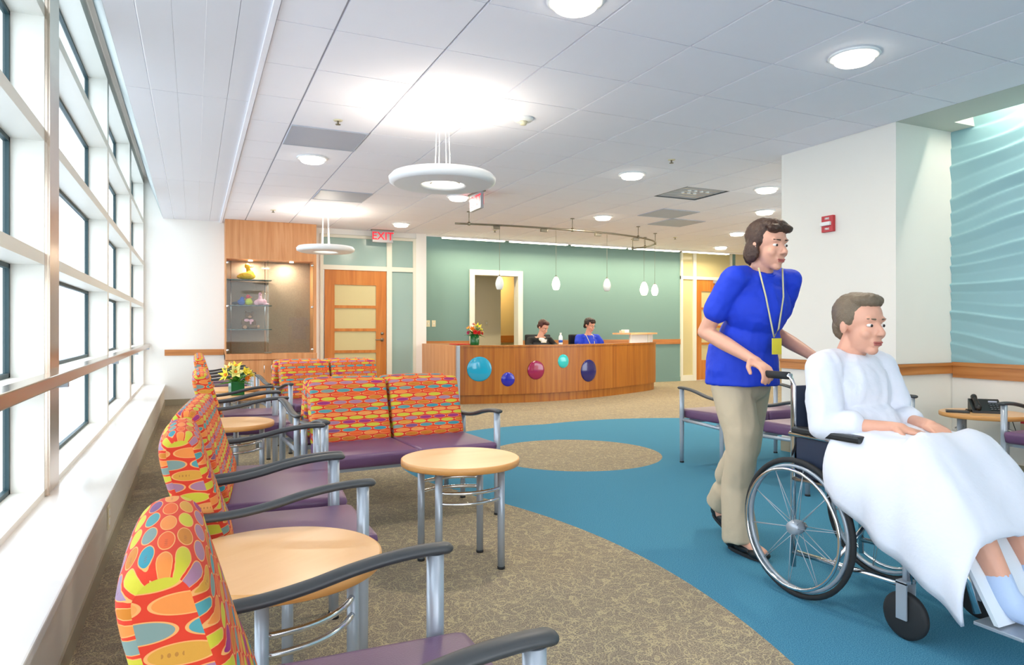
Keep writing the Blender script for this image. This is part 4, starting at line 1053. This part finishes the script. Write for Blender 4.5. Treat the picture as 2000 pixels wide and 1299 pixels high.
# ================================================================ PEOPLE
def basis(F, Up=(0, 0, 1)):
    F = Vector(F).normalized(); Up = Vector(Up); R = F.cross(Up).normalized(); Up = R.cross(F).normalized(); return R, F, Up
def head_geo(b, c, F, Up=(0, 0, 1), s=1.0):
    R, F, U_ = basis(F, Up); c = Vector(c); M = Matrix((R, F, U_)).transposed()
    P = lambda r, f, u: c+(R*r+F*f+U_*u)*s
    e = lambda p, rad, seg=20: ell(b, P(*p), tuple(x*s for x in rad), M, seg)
    e((0, -.010, .028), (.073, .092, .086), 28); e((0, .020, -.030), (.058, .066, .082), 24); e((0, .058, -.098), (.024, .022, .018)); e((0, .012, -.075), (.048, .055, .03))
    cap(b, P(0, .082, .004), P(0, .104, -.030), .0075*s, .0125*s); e((.010, .094, -.036), (.008, .010, .007), 10); e((-.010, .094, -.036), (.008, .010, .007), 10)
    cap(b, P(-.034, .072, .022), P(.034, .072, .022), .011*s)
    for k in (-1, 1):
        e((k*.034, .058, -.034), (.022, .022, .022)); e((k*.076, -.010, -.008), (.009, .018, .031), 14)
    cap(b, P(-.017, .080, -.064), P(.017, .080, -.064), .008*s); cap(b, P(-.014, .078, -.076), P(.014, .078, -.076), .0075*s)
    return P, M
def face_bits(parent, P, M, s=1.0, hair='hair_brown', glasses=False, lips='lips'):
    for k in (-1, 1):
        b = bmesh.new(); ell(b, P(k*.030, .072, -.001), (.0128*s, .0105*s, .0066*s), M, 14); eo = obj('eye', b, 'eye_white', parent)
        b = bmesh.new(); ell(b, P(k*.030, .0815, -.002), (.0058*s, .003*s, .0058*s), M, 12); obj('iris', b, 'iris', eo)
        b = bmesh.new(); cap(b, P(k*.018, .086, .022), P(k*.046, .074, .024), .0035*s, .002*s, 8); obj('eyebrow', b, hair, parent)
    b = bmesh.new(); cap(b, P(-.018, .086, -.066), P(.018, .086, -.066), .004*s, .004*s, 8); cap(b, P(-.014, .085, -.074), P(.014, .085, -.074), .0045*s, .0045*s, 8); obj('lips', b, lips, parent)
    if glasses:
        b = bmesh.new()
        for k in (-1, 1):
            pts = [P(k*.031+.022*math.cos(a), .094-.004*abs(math.cos(a)), -.004+.016*math.sin(a)) for a in [2*PI*q/16 for q in range(17)]]; tube(b, pts, .0015*s, 6)
            tube(b, [P(k*.053, .090, 0), P(k*.074, .02, .004), P(k*.078, -.01, .004)], .0015*s, 6)
        tube(b, [P(-.010, .098, 0), P(.010, .098, 0)], .0015*s, 6); obj('glasses', b, 'black', parent)
def hair_geo(parent, P, M, mat, s=1.0, style='short', vox=.006):
    b = bmesh.new(); e = lambda p, rad, seg=20: ell(b, P(*p), tuple(x*s for x in rad), M, seg)
    e((0, -.028, .045), (.083, .092, .082), 24); e((0, .02, .092), (.066, .062, .032)); e((0, -.075, -.01), (.062, .035, .06))
    for k in (-1, 1): e((k*.062, -.020, .03), (.024, .05, .05))
    if style == 'bob':
        for k in (-1, 1): e((k*.070, -.030, -.03), (.020, .045, .055))
        e((0, -.085, -.04), (.065, .03, .06)); e((.03, .066, .075), (.045, .022, .022)); e((-.03, .066, .075), (.045, .022, .022))
    if style == 'fringe':
        e((.02, .066, .066), (.055, .026, .028)); e((-.045, .045, .06), (.03, .03, .035)); e((0, -.09, -.045), (.05, .025, .04))
    return remesh('hair', b, mat, parent, vox, 2, lambda co: .0035*noise.noise(co*70))
def hand_geo(b, w, d, pn, thumb, curl=.9, s=1.0, grip=None):
    """w wrist, d towards fingers, pn palm-side normal, thumb +1/-1 on the side d x pn"""
    w = Vector(w); d = Vector(d).normalized(); pn = Vector(pn); pn = (pn-d*pn.dot(d)).normalized(); sd = d.cross(pn).normalized()
    M = Matrix((sd, d, pn)).transposed()
    ell(b, w+d*.048*s, (.040*s, .054*s, .015*s), M, 18); cap(b, w, w+d*.03*s, .024*s, .026*s)
    for k, (off, L) in enumerate(((-.029, .060), (-.010, .074), (.010, .078), (.028, .070))):
        off *= thumb; base = w+d*.088*s+sd*off*s; a = 0; p = base; pts = [(p-d*.02*s, .0098*s), (p, .0094*s)]
        for q, fr in enumerate((.42, .32, .26)):
            a += curl*(.55, .75, .55)[q]; dr = d*math.cos(a)+pn*math.sin(a); p = p+dr*L*fr*s; pts.append((p, (.0088, .0082, .0074)[q]*s))
        chain(b, pts, 10)
    t0 = w+d*.022*s+sd*.030*thumb*s; dr = (d*.65+sd*.65*thumb+pn*.35).normalized(); t1 = t0+dr*.040*s; t2 = t1+(d*.75+pn*.6).normalized()*.030*s
    chain(b, [(w+d*.02*s, .016*s), (t0, .0135*s), (t1, .0115*s), (t2, .009*s)], 10)

def fold(co, a=.010, f=9):
    v = Vector((co.x*f, co.y*f, co.z*f*.55)); n = noise.noise(v+Vector((3, 1, 7)))
    r = 1-min(1, abs(noise.noise(v*.8+Vector((9, 4, 2))))*3.2)
    return a*(n*.6+r*.55)+.002*noise.noise(co*38)
# ---- caregiver -----------------------------------------------------------------
cg = thing('person', 'standing person in a royal blue scrub top and khaki trousers pushing the wheelchair', 'person', (2.48, 2.6, 0))
def to_local(o): o.matrix_parent_inverse = Matrix.Translation((-2.48, -2.6, 0)); return o
hc = (2.48, 2.475, 1.497); nF = (.02, -1, -.10)
b = bmesh.new(); P, Mh = head_geo(b, hc, nF, s=1.02)
sh = {-1: (2.305, 2.515, 1.335), 1: (2.655, 2.515, 1.335)}; el_ = {-1: (2.262, 2.665, 1.085), 1: (2.70, 2.665, 1.085)}; wr = {-1: (2.300, 2.395, .962), 1: (2.70, 2.395, .962)}
chain(b, [((2.48, 2.49, 1.44), .052), ((2.48, 2.53, 1.36), .056), ((2.48, 2.55, 1.30), .075)])
ell(b, (2.48, 2.56, 1.20), (.155, .105, .16)); ell(b, (2.48, 2.62, 1.02), (.135, .10, .15)); ell(b, (2.48, 2.65, .88), (.165, .12, .12))
for k in (-1, 1):
    chain(b, [((2.48+k*.08, 2.535, 1.318), .04), (sh[k], .052), (tuple((Vector(sh[k])*.5+Vector(el_[k])*.5)), .044), (el_[k], .036), (tuple(Vector(el_[k])*.55+Vector(wr[k])*.45), .036), (wr[k], .024)])
    hand_geo(b, wr[k], (0, -.75, -.35), (0, -.35, -1), -k*-1, .85, 1.0)
legs = {-1: [((2.415, 2.65, .86), .088), ((2.43, 2.60, .50), .056), ((2.44, 2.645, .30), .050), ((2.445, 2.66, .09), .034)],
        1: [((2.555, 2.67, .86), .088), ((2.57, 2.72, .50), .056), ((2.585, 2.86, .30), .05), ((2.59, 2.95, .14), .034)]}
for k in (-1, 1): chain(b, legs[k])
chain(b, [((2.445, 2.66, .07), .034), ((2.443, 2.56, .05), .032), ((2.44, 2.47, .035), .028)]); chain(b, [((2.59, 2.95, .13), .034), ((2.59, 2.89, .07), .032), ((2.585, 2.82, .035), .026)])
to_local(remesh('body', b, 'skin', cg, .0055, 3))
bits = thing  # readability
face_bits(cg, P, Mh, 1.02, 'hair_brown')
hair_geo(cg, P, Mh, 'hair_brown', 1.03, 'bob')
for o in list(cg.children):
    if o.name.split('.')[0] != 'body': to_local(o)
b = bmesh.new()
ell(b, (2.48, 2.535, 1.325), (.175, .082, .055)); ell(b, (2.48, 2.55, 1.21), (.180, .128, .16)); ell(b, (2.48, 2.60, 1.04), (.165, .125, .16)); ell(b, (2.48, 2.645, .90), (.186, .140, .115))
lathe(b, [(.001, 0), (.176, 0), (.172, .12), (.16, .2), (.001, .2)], (2.48, 2.65, .825), 32)
for k in (-1, 1):
    e1 = tuple(Vector(sh[k])*.42+Vector(el_[k])*.58)
    chain(b, [((2.48+k*.10, 2.535, 1.345), .055), (sh[k], .058), (e1, .062)], 18)
o = remesh('scrub_top', b, 'scrub', cg, .007, 6, lambda co: fold(co, .008, 11)); to_local(o)
b = bmesh.new(); tube(b, [(2.48+.062*math.cos(a), 2.515+.055*math.sin(a), 1.372-.02*math.sin(-a)) for a in [2*PI*q/24 for q in range(25)]], .006, 8); to_local(obj('neckline', b, 'scrub', cg))
b = bmesh.new(); ell(b, (2.48, 2.65, .815), (.160, .118, .09))
for k in (-1, 1):
    l = legs[k]; chain(b, [((l[0][0][0], l[0][0][1], .82), .098), ((l[1][0][0], l[1][0][1]+.0, .60), .088), (l[1][0], .076), ((l[2][0][0], l[2][0][1], .32), .070)], 20)
    tube(b, ([(2.44, 2.645, .36), (2.442, 2.637, .20), (2.445, 2.622, .055)] if k < 0 else [(2.583, 2.83, .35), (2.587, 2.88, .24), (2.592, 2.935, .145)]), ([.070, .076, .088] if k < 0 else [.068, .072, .078]), 20)
o = remesh('trousers', b, 'khaki', cg, .0075, 6, lambda co: fold(Vector((co.x, co.y, co.z*.6)), .008, 13)); to_local(o)
def shoe(parent, heel, toe, tilt=0, mat='black', loc=to_local):
    heel = Vector(heel); toe = Vector(toe); d = (toe-heel).normalized(); s_ = d.cross(Vector((0, 0, 1))).normalized(); u_ = s_.cross(d); M = Matrix((s_, d, u_)).transposed()
    b = bmesh.new(); ell(b, heel+d*.03+u_*.038, (.036, .045, .036), M); ell(b, heel*.5+toe*.5+u_*.03, (.038, .09, .028), M); ell(b, toe-d*.05+u_*.026, (.046, .062, .026), M)
    cap(b, heel+u_*.014+d*.02, toe-d*.03+u_*.012, .013)
    sh_ = remesh('shoe', b, mat, parent, .005, 3); loc(sh_)
    b = bmesh.new(); prof = []
    for k in range(28):
        a = 2*PI*k/28; L = (toe-heel).length/2; w_ = .036+.012*max(0, math.cos(a)); prof.append(heel*.5+toe*.5+d*(L+.0)*math.cos(a)+s_*w_*math.sin(a))
    A = [b.verts.new(p) for p in prof]; B = [b.verts.new(p+u_*.016) for p in prof]
    for k in range(28): b.faces.new((A[k], A[(k+1) % 28], B[(k+1) % 28], B[k]))
    b.faces.new(A[::-1]); b.faces.new(B); so = obj('shoe_sole', b, 'rubber', parent); loc(so)
shoe(cg, (2.445, 2.705, .002), (2.44, 2.445, .002)); shoe(cg, (2.592, 2.99, .085), (2.583, 2.775, .002))
b = bmesh.new(); tube(b, [(2.40, 2.455, 1.385), (2.42, 2.43, 1.25), (2.45, 2.42, 1.10), (2.47, 2.43, 1.06)], .004, 6); tube(b, [(2.55, 2.455, 1.385), (2.53, 2.43, 1.25), (2.49, 2.42, 1.10), (2.47, 2.43, 1.06)], .004, 6); to_local(obj('lanyard', b, 'lanyard', cg))
b = bmesh.new(); bx(b, 2.445, 2.50, 2.412, 2.418, .98, 1.055); to_local(obj('badge', b, 'yellow_badge', cg))

# ---- wheelchair -----------------------------------------------------------------
WC = Vector((2.5, 2.0, 0))
wc = thing('wheelchair', 'wheelchair with silver frame and dark vinyl seat carrying the patient', 'wheelchair', tuple(WC))
def wp(name, mat, fn, parent=None): 
    o = quick(name, mat, parent or wc, fn); return o
for k in (-1, 1):
    x = k*.255; wy = .09; R = .285
    whl = thing('rear_wheel', None, None, (x, wy, R)); whl.parent = wc
    t = bmesh.new(); lathe(t, [(R-.022+.011*math.cos(a), .011*math.sin(a)) for a in [2*PI*q/10 for q in range(10)]], (0, 0, 0), 56, axis='X', closed=True)
    for v in t.verts: v.co *= 1+.011/(R)
    obj('tyre', t, 'rubber', whl)
    quick('wheel_rim', 'steel', whl, lambda b: lathe(b, [(R-.04, -.008), (R-.028, -.008), (R-.028, .008), (R-.04, .008)], (0, 0, 0), 48, axis='X', closed=True))
    quick('push_rim', 'chrome', whl, lambda b: lathe(b, [(R-.045+.007*math.cos(a), k*.035+.007*math.sin(a)) for a in [2*PI*q/8 for q in range(8)]], (0, 0, 0), 48, axis='X', closed=True))
    quick('wheel_hub', 'steel', whl, lambda b: lathe(b, [(.001, -.03), (.024, -.03), (.03, -.01), (.03, .01), (.024, .03), (.001, .03)], (0, 0, 0), 20, axis='X'))
    def sp(b):
        for q in range(20):
            a = 2*PI*q/20; a2 = a+(.5 if q % 2 else -.5)
            tube(b, [((.018 if q % 2 else -.018), .026*math.cos(a), .026*math.sin(a)), (0, (R-.035)*math.cos(a2*.3+a*.7), (R-.035)*math.sin(a2*.3+a*.7))], .0016, 5)
    quick('spokes', 'steel', whl, sp)
    cw = thing('front_caster', None, None, (k*.21, -.36, .085)); cw.parent = wc
    quick('caster_wheel', 'rubber', cw, lambda b: lathe(b, [(.001, -.014), (.07, -.014), (.083, -.008), (.083, .008), (.07, .014), (.001, .014)], (0, 0, 0), 32, axis='X'))
    quick('caster_fork', 'steel', cw, lambda b: (bx(b, -.026, -.020, -.02, .02, -.01, .12), bx(b, .020, .026, -.02, .02, -.01, .12), bx(b, -.026, .026, -.02, .02, .115, .125), tube(b, [(0, 0, .12), (0, .0, .20)], .011)))
    r = .0115
    def fr(b):
        tube(b, [(k*.205, .24, .90), (k*.205, .165, .90), (k*.205, .15, .86), (k*.205, .15, .10)], r)           # back post
        tube(b, [(k*.205, .15, .47), (k*.205, -.30, .48), (k*.205, -.36, .46), (k*.205, -.37, .20)], r)            # seat rail
        tube(b, [(k*.205, .15, .16), (k*.205, -.36, .19)], r)                                                        # lower rail
        tube(b, [(k*.225, .15, .66), (k*.225, -.20, .66), (k*.225, -.25, .63), (k*.225, -.27, .48)], r*.9)
        tube(b, [(k*.205, .09, .285), (k*.235, .09, .285)], .014)
        tube(b, [(k*.205, -.35, .45), (k*.20, -.55, .34), (k*.20, -.60, .18)], r)                                   # leg rest hanger
    wp('side_frame', 'chrome', fr)
    wp('push_handle', 'rubber', lambda b: tube(b, [(k*.205, .175, .90), (k*.205, .31, .90)], .0165, 14))
    wp('armrest_pad', 'black', lambda b: bx(b, k*.225-.026, k*.225+.026, -.20, .12, .668, .695, bev=.008))
    wp('side_guard', 'navy', lambda b: bx(b, k*.215-.003, k*.215+.003, -.22, .12, .49, .65))
    wp('footplate', 'steel', lambda b: bx(b, min(k*.02, k*.19), max(k*.02, k*.19), -.73, -.58, .135, .147, bev=.003))
wp('seat_sling', 'navy', lambda b: bx(b, -.20, .20, -.33, .14, .475, .492, bev=.004))
wp('back_sling', 'navy', lambda b: bx(b, -.20, .20, .138, .152, .50, .86, bev=.004))
wp('cross_brace', 'chrome', lambda b: (tube(b, [(-.2, -.05, .17), (.2, -.05, .46)], .011), tube(b, [(.2, -.08, .17), (-.2, -.08, .46)], .011)))
wp('calf_panel', 'facade', lambda b: prism(b, [(-.50, .44), (-.66, .155), (-.645, .155), (-.485, .44)], -.19, .19, axis='X'))

# ---- patient --------------------------------------------------------------------
pt = thing('person', 'seated person in a white gown, blanket over the lap, riding in the wheelchair', 'person', (2.5, 2.0, 0))
def pl(o): o.matrix_parent_inverse = Matrix.Translation((-2.5, -2.0, 0)); return o
b = bmesh.new(); P, Mh = head_geo(b, (2.495, 1.985, 1.118), (-.10, -1, -.05), s=1.05)
chain(b, [((2.5, 2.01, 1.06), .055), ((2.5, 2.04, .99), .058), ((2.5, 2.05, .94), .075)])
ell(b, (2.5, 2.04, .84), (.15, .09, .15)); ell(b, (2.5, 2.02, .66), (.15, .10, .15))
psh = {-1: (2.33, 2.03, .935), 1: (2.67, 2.03, .935)}; pel = {-1: (2.285, 1.98, .715), 1: (2.715, 1.98, .715)}; pwr = {-1: (2.40, 1.775, .725), 1: (2.60, 1.775, .725)}
for k in (-1, 1):
    chain(b, [((2.5+k*.07, 2.04, .95), .05), (psh[k], .05), (pel[k], .038), (pwr[k], .024)])
    hand_geo(b, pwr[k], (-k*.45, -.9, -.14), (0, 0, -1), -k*-1, .35)
    chain(b, [((2.5+k*.09, 1.98, .585), .085), ((2.5+k*.11, 1.60, .60), .056), ((2.5+k*.105, 1.47, .43), .050), ((2.5+k*.10, 1.37, .245), .034)])
    chain(b, [((2.5+k*.10, 1.37, .225), .036), ((2.5+k*.10, 1.33, .195), .034), ((2.5+k*.105, 1.245, .195), .028)])
pl(remesh('body', b, 'skin', pt, .0055, 3))
n0 = set(pt.children)
face_bits(pt, P, Mh, 1.05, 'hair_grey'); hair_geo(pt, P, Mh, 'hair_grey', 1.05, 'short')
for o in pt.children:
    if o not in n0: pl(o)
b = bmesh.new(); ell(b, (2.5, 2.04, .95), (.17, .085, .055)); ell(b, (2.5, 2.035, .83), (.185, .125, .16)); ell(b, (2.5, 1.99, .66), (.20, .15, .16))
for k in (-1, 1):
    chain(b, [((2.5+k*.09, 2.04, .965), .055), (psh[k], .068), (tuple(Vector(psh[k])*.35+Vector(pel[k])*.65), .068), (tuple(Vector(pel[k])), .060), (tuple(Vector(pel[k])*.6+Vector(pwr[k])*.4), .056)], 18)
pl(remesh('gown', b, 'gown', pt, .008, 6, lambda co: fold(co, .013, 10)))
for k in (-1, 1):
    b = bmesh.new(); x = 2.5+k*.10
    chain(b, [((x, 1.395, .285), .041), ((x, 1.37, .23), .041), ((x, 1.33, .197), .040), ((x+k*.004, 1.24, .195), .034)])
    pl(remesh('sock', b, 'sock', pt, .006, 3))
# blanket: a draped sheet over thighs and shins with hanging sides
b = bmesh.new(); ny, nx = 40, 44; rows = []
for i in range(ny+1):
    u = i/ny; y = 1.93-.50*u-.0*u
    tz = .715-.02*math.sin(u*PI) if u < .55 else .715-.30*((u-.55)/.45)**1.5
    y = 1.93-.60*min(u, 1)*(.9 if u < .55 else .9)
    row = []
    for j in range(nx+1):
        s_ = -1+2*j/nx; a = abs(s_); hw = .215
        if a < .6:
            x = hw*(s_/.6); z = tz-.012*(math.cos(x/.11*PI)+1)*.5*(1 if a < .5 else 0)-.03*(a/.6)**6
        else:
            q = (a-.6)/.4; drop = tz-.03-(.47-.31*u)
            x = math.copysign(hw+.02*math.sin(q*PI)+.055*(1-(1-q)**2), s_); z = tz-.03-drop*q
            x += .008*math.sin(y*40)*q
        z += .010*noise.noise(Vector((x*9, y*9, 3))); x += .010*noise.noise(Vector((y*14, z*3, s_*2)))*min(1, a*1.4); z += .006*(1-min(1, abs(noise.noise(Vector((x*7, y*11, 8))))*4))*(1 if a < .6 else 0)
        row.append(b.verts.new((x+2.5, y, z)))
    rows.append(row)
for a_, c_ in zip(rows, rows[1:]):
    for j in range(nx):
        f_ = b.faces.new((a_[j], a_[j+1], c_[j+1], c_[j])); f_.smooth = True
bo = obj('blanket', b, 'gown'); m_ = bo.modifiers.new('thickness', 'SOLIDIFY'); m_.thickness = .012; m_.offset = 1
tag(bo, 'white blanket draped over the lap and shins of the seated wheelchair patient', 'blanket')

# ---- receptionists -----------------------------------------------------------------
def receptionist(cx, cy, hz, face, label, top, hair, style, glasses, tilt, extras):
    t = thing('person', label, 'person', (cx, cy, 0)); b = bmesh.new()
    P, M = head_geo(b, (tilt*.06, -.03, hz), face, s=1.0); sz = hz-.205
    chain(b, [((tilt*.045, -.02, hz-.07), .05), ((0, .01, sz+.03), .054), ((0, .02, sz-.04), .075)])
    ell(b, (0, .02, sz-.16), (.15, .10, .17)); ell(b, (0, .05, sz-.34), (.15, .11, .17)); ell(b, (0, .06, .50), (.17, .13, .10))
    tb2 = bmesh.new(); ell(tb2, (0, .01, sz-.02), (.18, .09, .055)); ell(tb2, (0, .0, sz-.15), (.19, .135, .17)); ell(tb2, (0, .03, sz-.34), (.18, .14, .19)); ell(tb2, (0, .05, .52), (.19, .15, .10))
    for k in (-1, 1):
        S_ = Vector((k*.185, .015, sz-.02)); E_ = Vector((k*.25, -.07, max(sz-.26, .80))); W_ = Vector((k*.10, -.32, .775))
        chain(b, [((k*.07, .02, sz), .05), (S_, .05), (E_, .038), (W_, .024)])
        hand_geo(b, W_, (-k*.3, -1, -.05), (0, 0, -1), k, .3)
        chain(b, [((k*.09, .04, .50), .085), ((k*.10, -.36, .50), .06), ((k*.10, -.34, .28), .05), ((k*.10, -.32, .08), .036), ((k*.10, -.44, .04), .03)])
        if extras == 'jacket': chain(tb2, [((k*.09, .02, sz), .05), (S_, .062), (E_, .054), (W_*.8+E_*.2, .042)], 16)
        else: chain(tb2, [((k*.09, .02, sz), .05), (S_, .064), (S_*.4+E_*.6, .066)], 16)
    remesh('body', b, 'skin', t, .007, 3)
    face_bits(t, P, M, 1.0, hair, glasses); hair_geo(t, P, M, hair, 1.0, style, .006)
    remesh(('jacket' if extras == 'jacket' else 'scrub_top'), tb2, top, t, .008, 5, lambda co: .004*noise.noise(co*14))
    tr_ = bmesh.new()
    for k in (-1, 1): chain(tr_, [((k*.09, .04, .50), .095), ((k*.10, -.36, .50), .072), ((k*.10, -.34, .28), .062), ((k*.10, -.32, .12), .055)])
    remesh('trousers', tr_, 'black_cloth', t, .009, 4)
    for k in (-1, 1):
        b = bmesh.new(); chain(b, [((k*.10, -.30, .05), .04), ((k*.10, -.46, .04), .035)]); obj('shoe', b, 'black', t)
    if extras == 'jacket':
        b = bmesh.new(); prism(b, [(-.055, sz+.0), (.055, sz+.0), (.012, sz-.16), (-.012, sz-.16)], -.145, -.11); ell(b, (0, -.045, sz+.0), (.06, .05, .03)); obj('blouse', b, 'paper', t)
        b = bmesh.new(); lathe(b, [(.001, -.006), (.024, -.006), (.026, 0), (.001, 0)], (.085, -.132, sz-.14), 20, axis='Y'); obj('name_badge', b, 'paper', t)
        b = bmesh.new(); tube(b, [(.062*math.cos(a), -.06+.075*math.sin(a)-.02, sz+.0+.05*math.sin(a)) for a in [PI+PI*q/16 for q in range(17)]], .005, 6); obj('necklace', b, 'lanyard', t)
    else:
        b = bmesh.new()
        for k in (-1, 1): tube(b, [(k*.06, .03, sz+.045), (k*.07, -.05, sz+.02), (k*.05, -.125, sz-.10), (k*.008, -.150, sz-.26)], .007, 6)
        obj('lanyard', b, 'lanyard', t)
    return t
rx1, ry1 = U(1055, 10.35), 10.35
receptionist(rx1, ry1, 1.125, (.30, -.8, -.50), 'seated person with short auburn hair and black jacket, head bowed, behind the reception desk', 'black_cloth', 'hair_red', 'short', False, .7, 'jacket')
rx2, ry2 = U(1149, 10.42), 10.42
receptionist(rx2, ry2, 1.165, (.35, -1, -.30), 'seated person in royal blue scrubs with dark hair and glasses behind the reception desk', 'scrub', 'hair_dark', 'fringe', True, .2, 'scrub')

# ================================================================ LIGHT
w = bpy.data.worlds.new('World'); SC.world = w; w.use_nodes = True; nt = w.node_tree
bg = nt.nodes['Background']; bg.inputs[1].default_value = 2.9
tc = nt.nodes.new('ShaderNodeTexCoord'); s2 = nt.nodes.new('ShaderNodeSeparateXYZ'); nt.links.new(tc.outputs['Generated'], s2.inputs[0])
r_ = nt.nodes.new('ShaderNodeValToRGB'); r_.color_ramp.elements[0].position = .45; r_.color_ramp.elements[0].color = lin('#e8ebef'); r_.color_ramp.elements[1].position = .8; r_.color_ramp.elements[1].color = lin('#f5f6ff')
nt.links.new(M_(nt, 'MULTIPLY_ADD', s2.outputs[2], .5, .5), r_.inputs[0]); nt.links.new(r_.outputs[0], bg.inputs[0])
def area(name, loc, rot, sx, sy, power, c='#ffffff', shape='RECTANGLE', spread=None):
    l = bpy.data.lights.new(name, 'AREA'); l.energy = power; l.size = sx; l.shape = shape; l.color = lin(c)[:3]
    if shape == 'RECTANGLE': l.size_y = sy
    if spread: l.spread = spread
    o = bpy.data.objects.new(name, l); COL.objects.link(o); o.location = loc; o.rotation_euler = rot; return o
for (x, y), _ in DL: area('downlight_lamp', (x, y, CEIL-.05), (0, 0, 0), .18, .18, 9, '#fff0d8', 'DISK')
for x, y in ((1.6, 4.65), (1.59, 9.37), (1.6, -.07)): area('ring_uplight', (x, y, CEIL-.48), (PI, 0, 0), .28, .28, 4.5, '#fff2dc', 'DISK')  # last position is the added, unseen pendant: ceiling fill behind the camera
for a, b_ in xs_:
    x0, x1 = U(a, 11.2), U(b_, 11.2); area('cove_lamp', ((x0+x1)/2, 11.235, 2.636), (math.radians(-12), 0, 0), x1-x0, .04, 12, '#fff0cc')
area('wave_cove_lamp', (5.33, .3, 2.9), (0, math.radians(-14), 0), .04, 5.8, 30, '#fff6e8')
for x_ in (.75, 1.25): area('case_puck_lamp', (x_, CY+.14, cz1-.02), (0, 0, 0), .06, .06, 4.5, '#fff0da', 'DISK')
area('corridor_lamp', (XDO1+.3, 13.2, 2.45), (0, 0, 0), .5, .5, 14, '#ffd890')
for px, py in ((4.7, 8.6), (6.4, 8.95), (6.93, 9.45)): area('pendant_lamp', (px, py, 1.62), (0, 0, 0), .08, .08, 3, '#fff0d0', 'DISK')

cam = bpy.data.cameras.new('Camera'); co_ = bpy.data.objects.new('Camera', cam); COL.objects.link(co_)
cam.sensor_width = 36; cam.lens = 36*FPX/2000; cam.shift_y = (HOR-649.5)/2000
co_.location = (0, 0, EYE); co_.rotation_euler = (PI/2, 0, -YAW); cam.clip_start = .05; SC.camera = co_
SC.view_settings.view_transform = 'Standard'; SC.view_settings.look = 'None'; SC.view_settings.exposure = .9; SC.view_settings.gamma = 1; SC.view_settings.use_curve_mapping = False
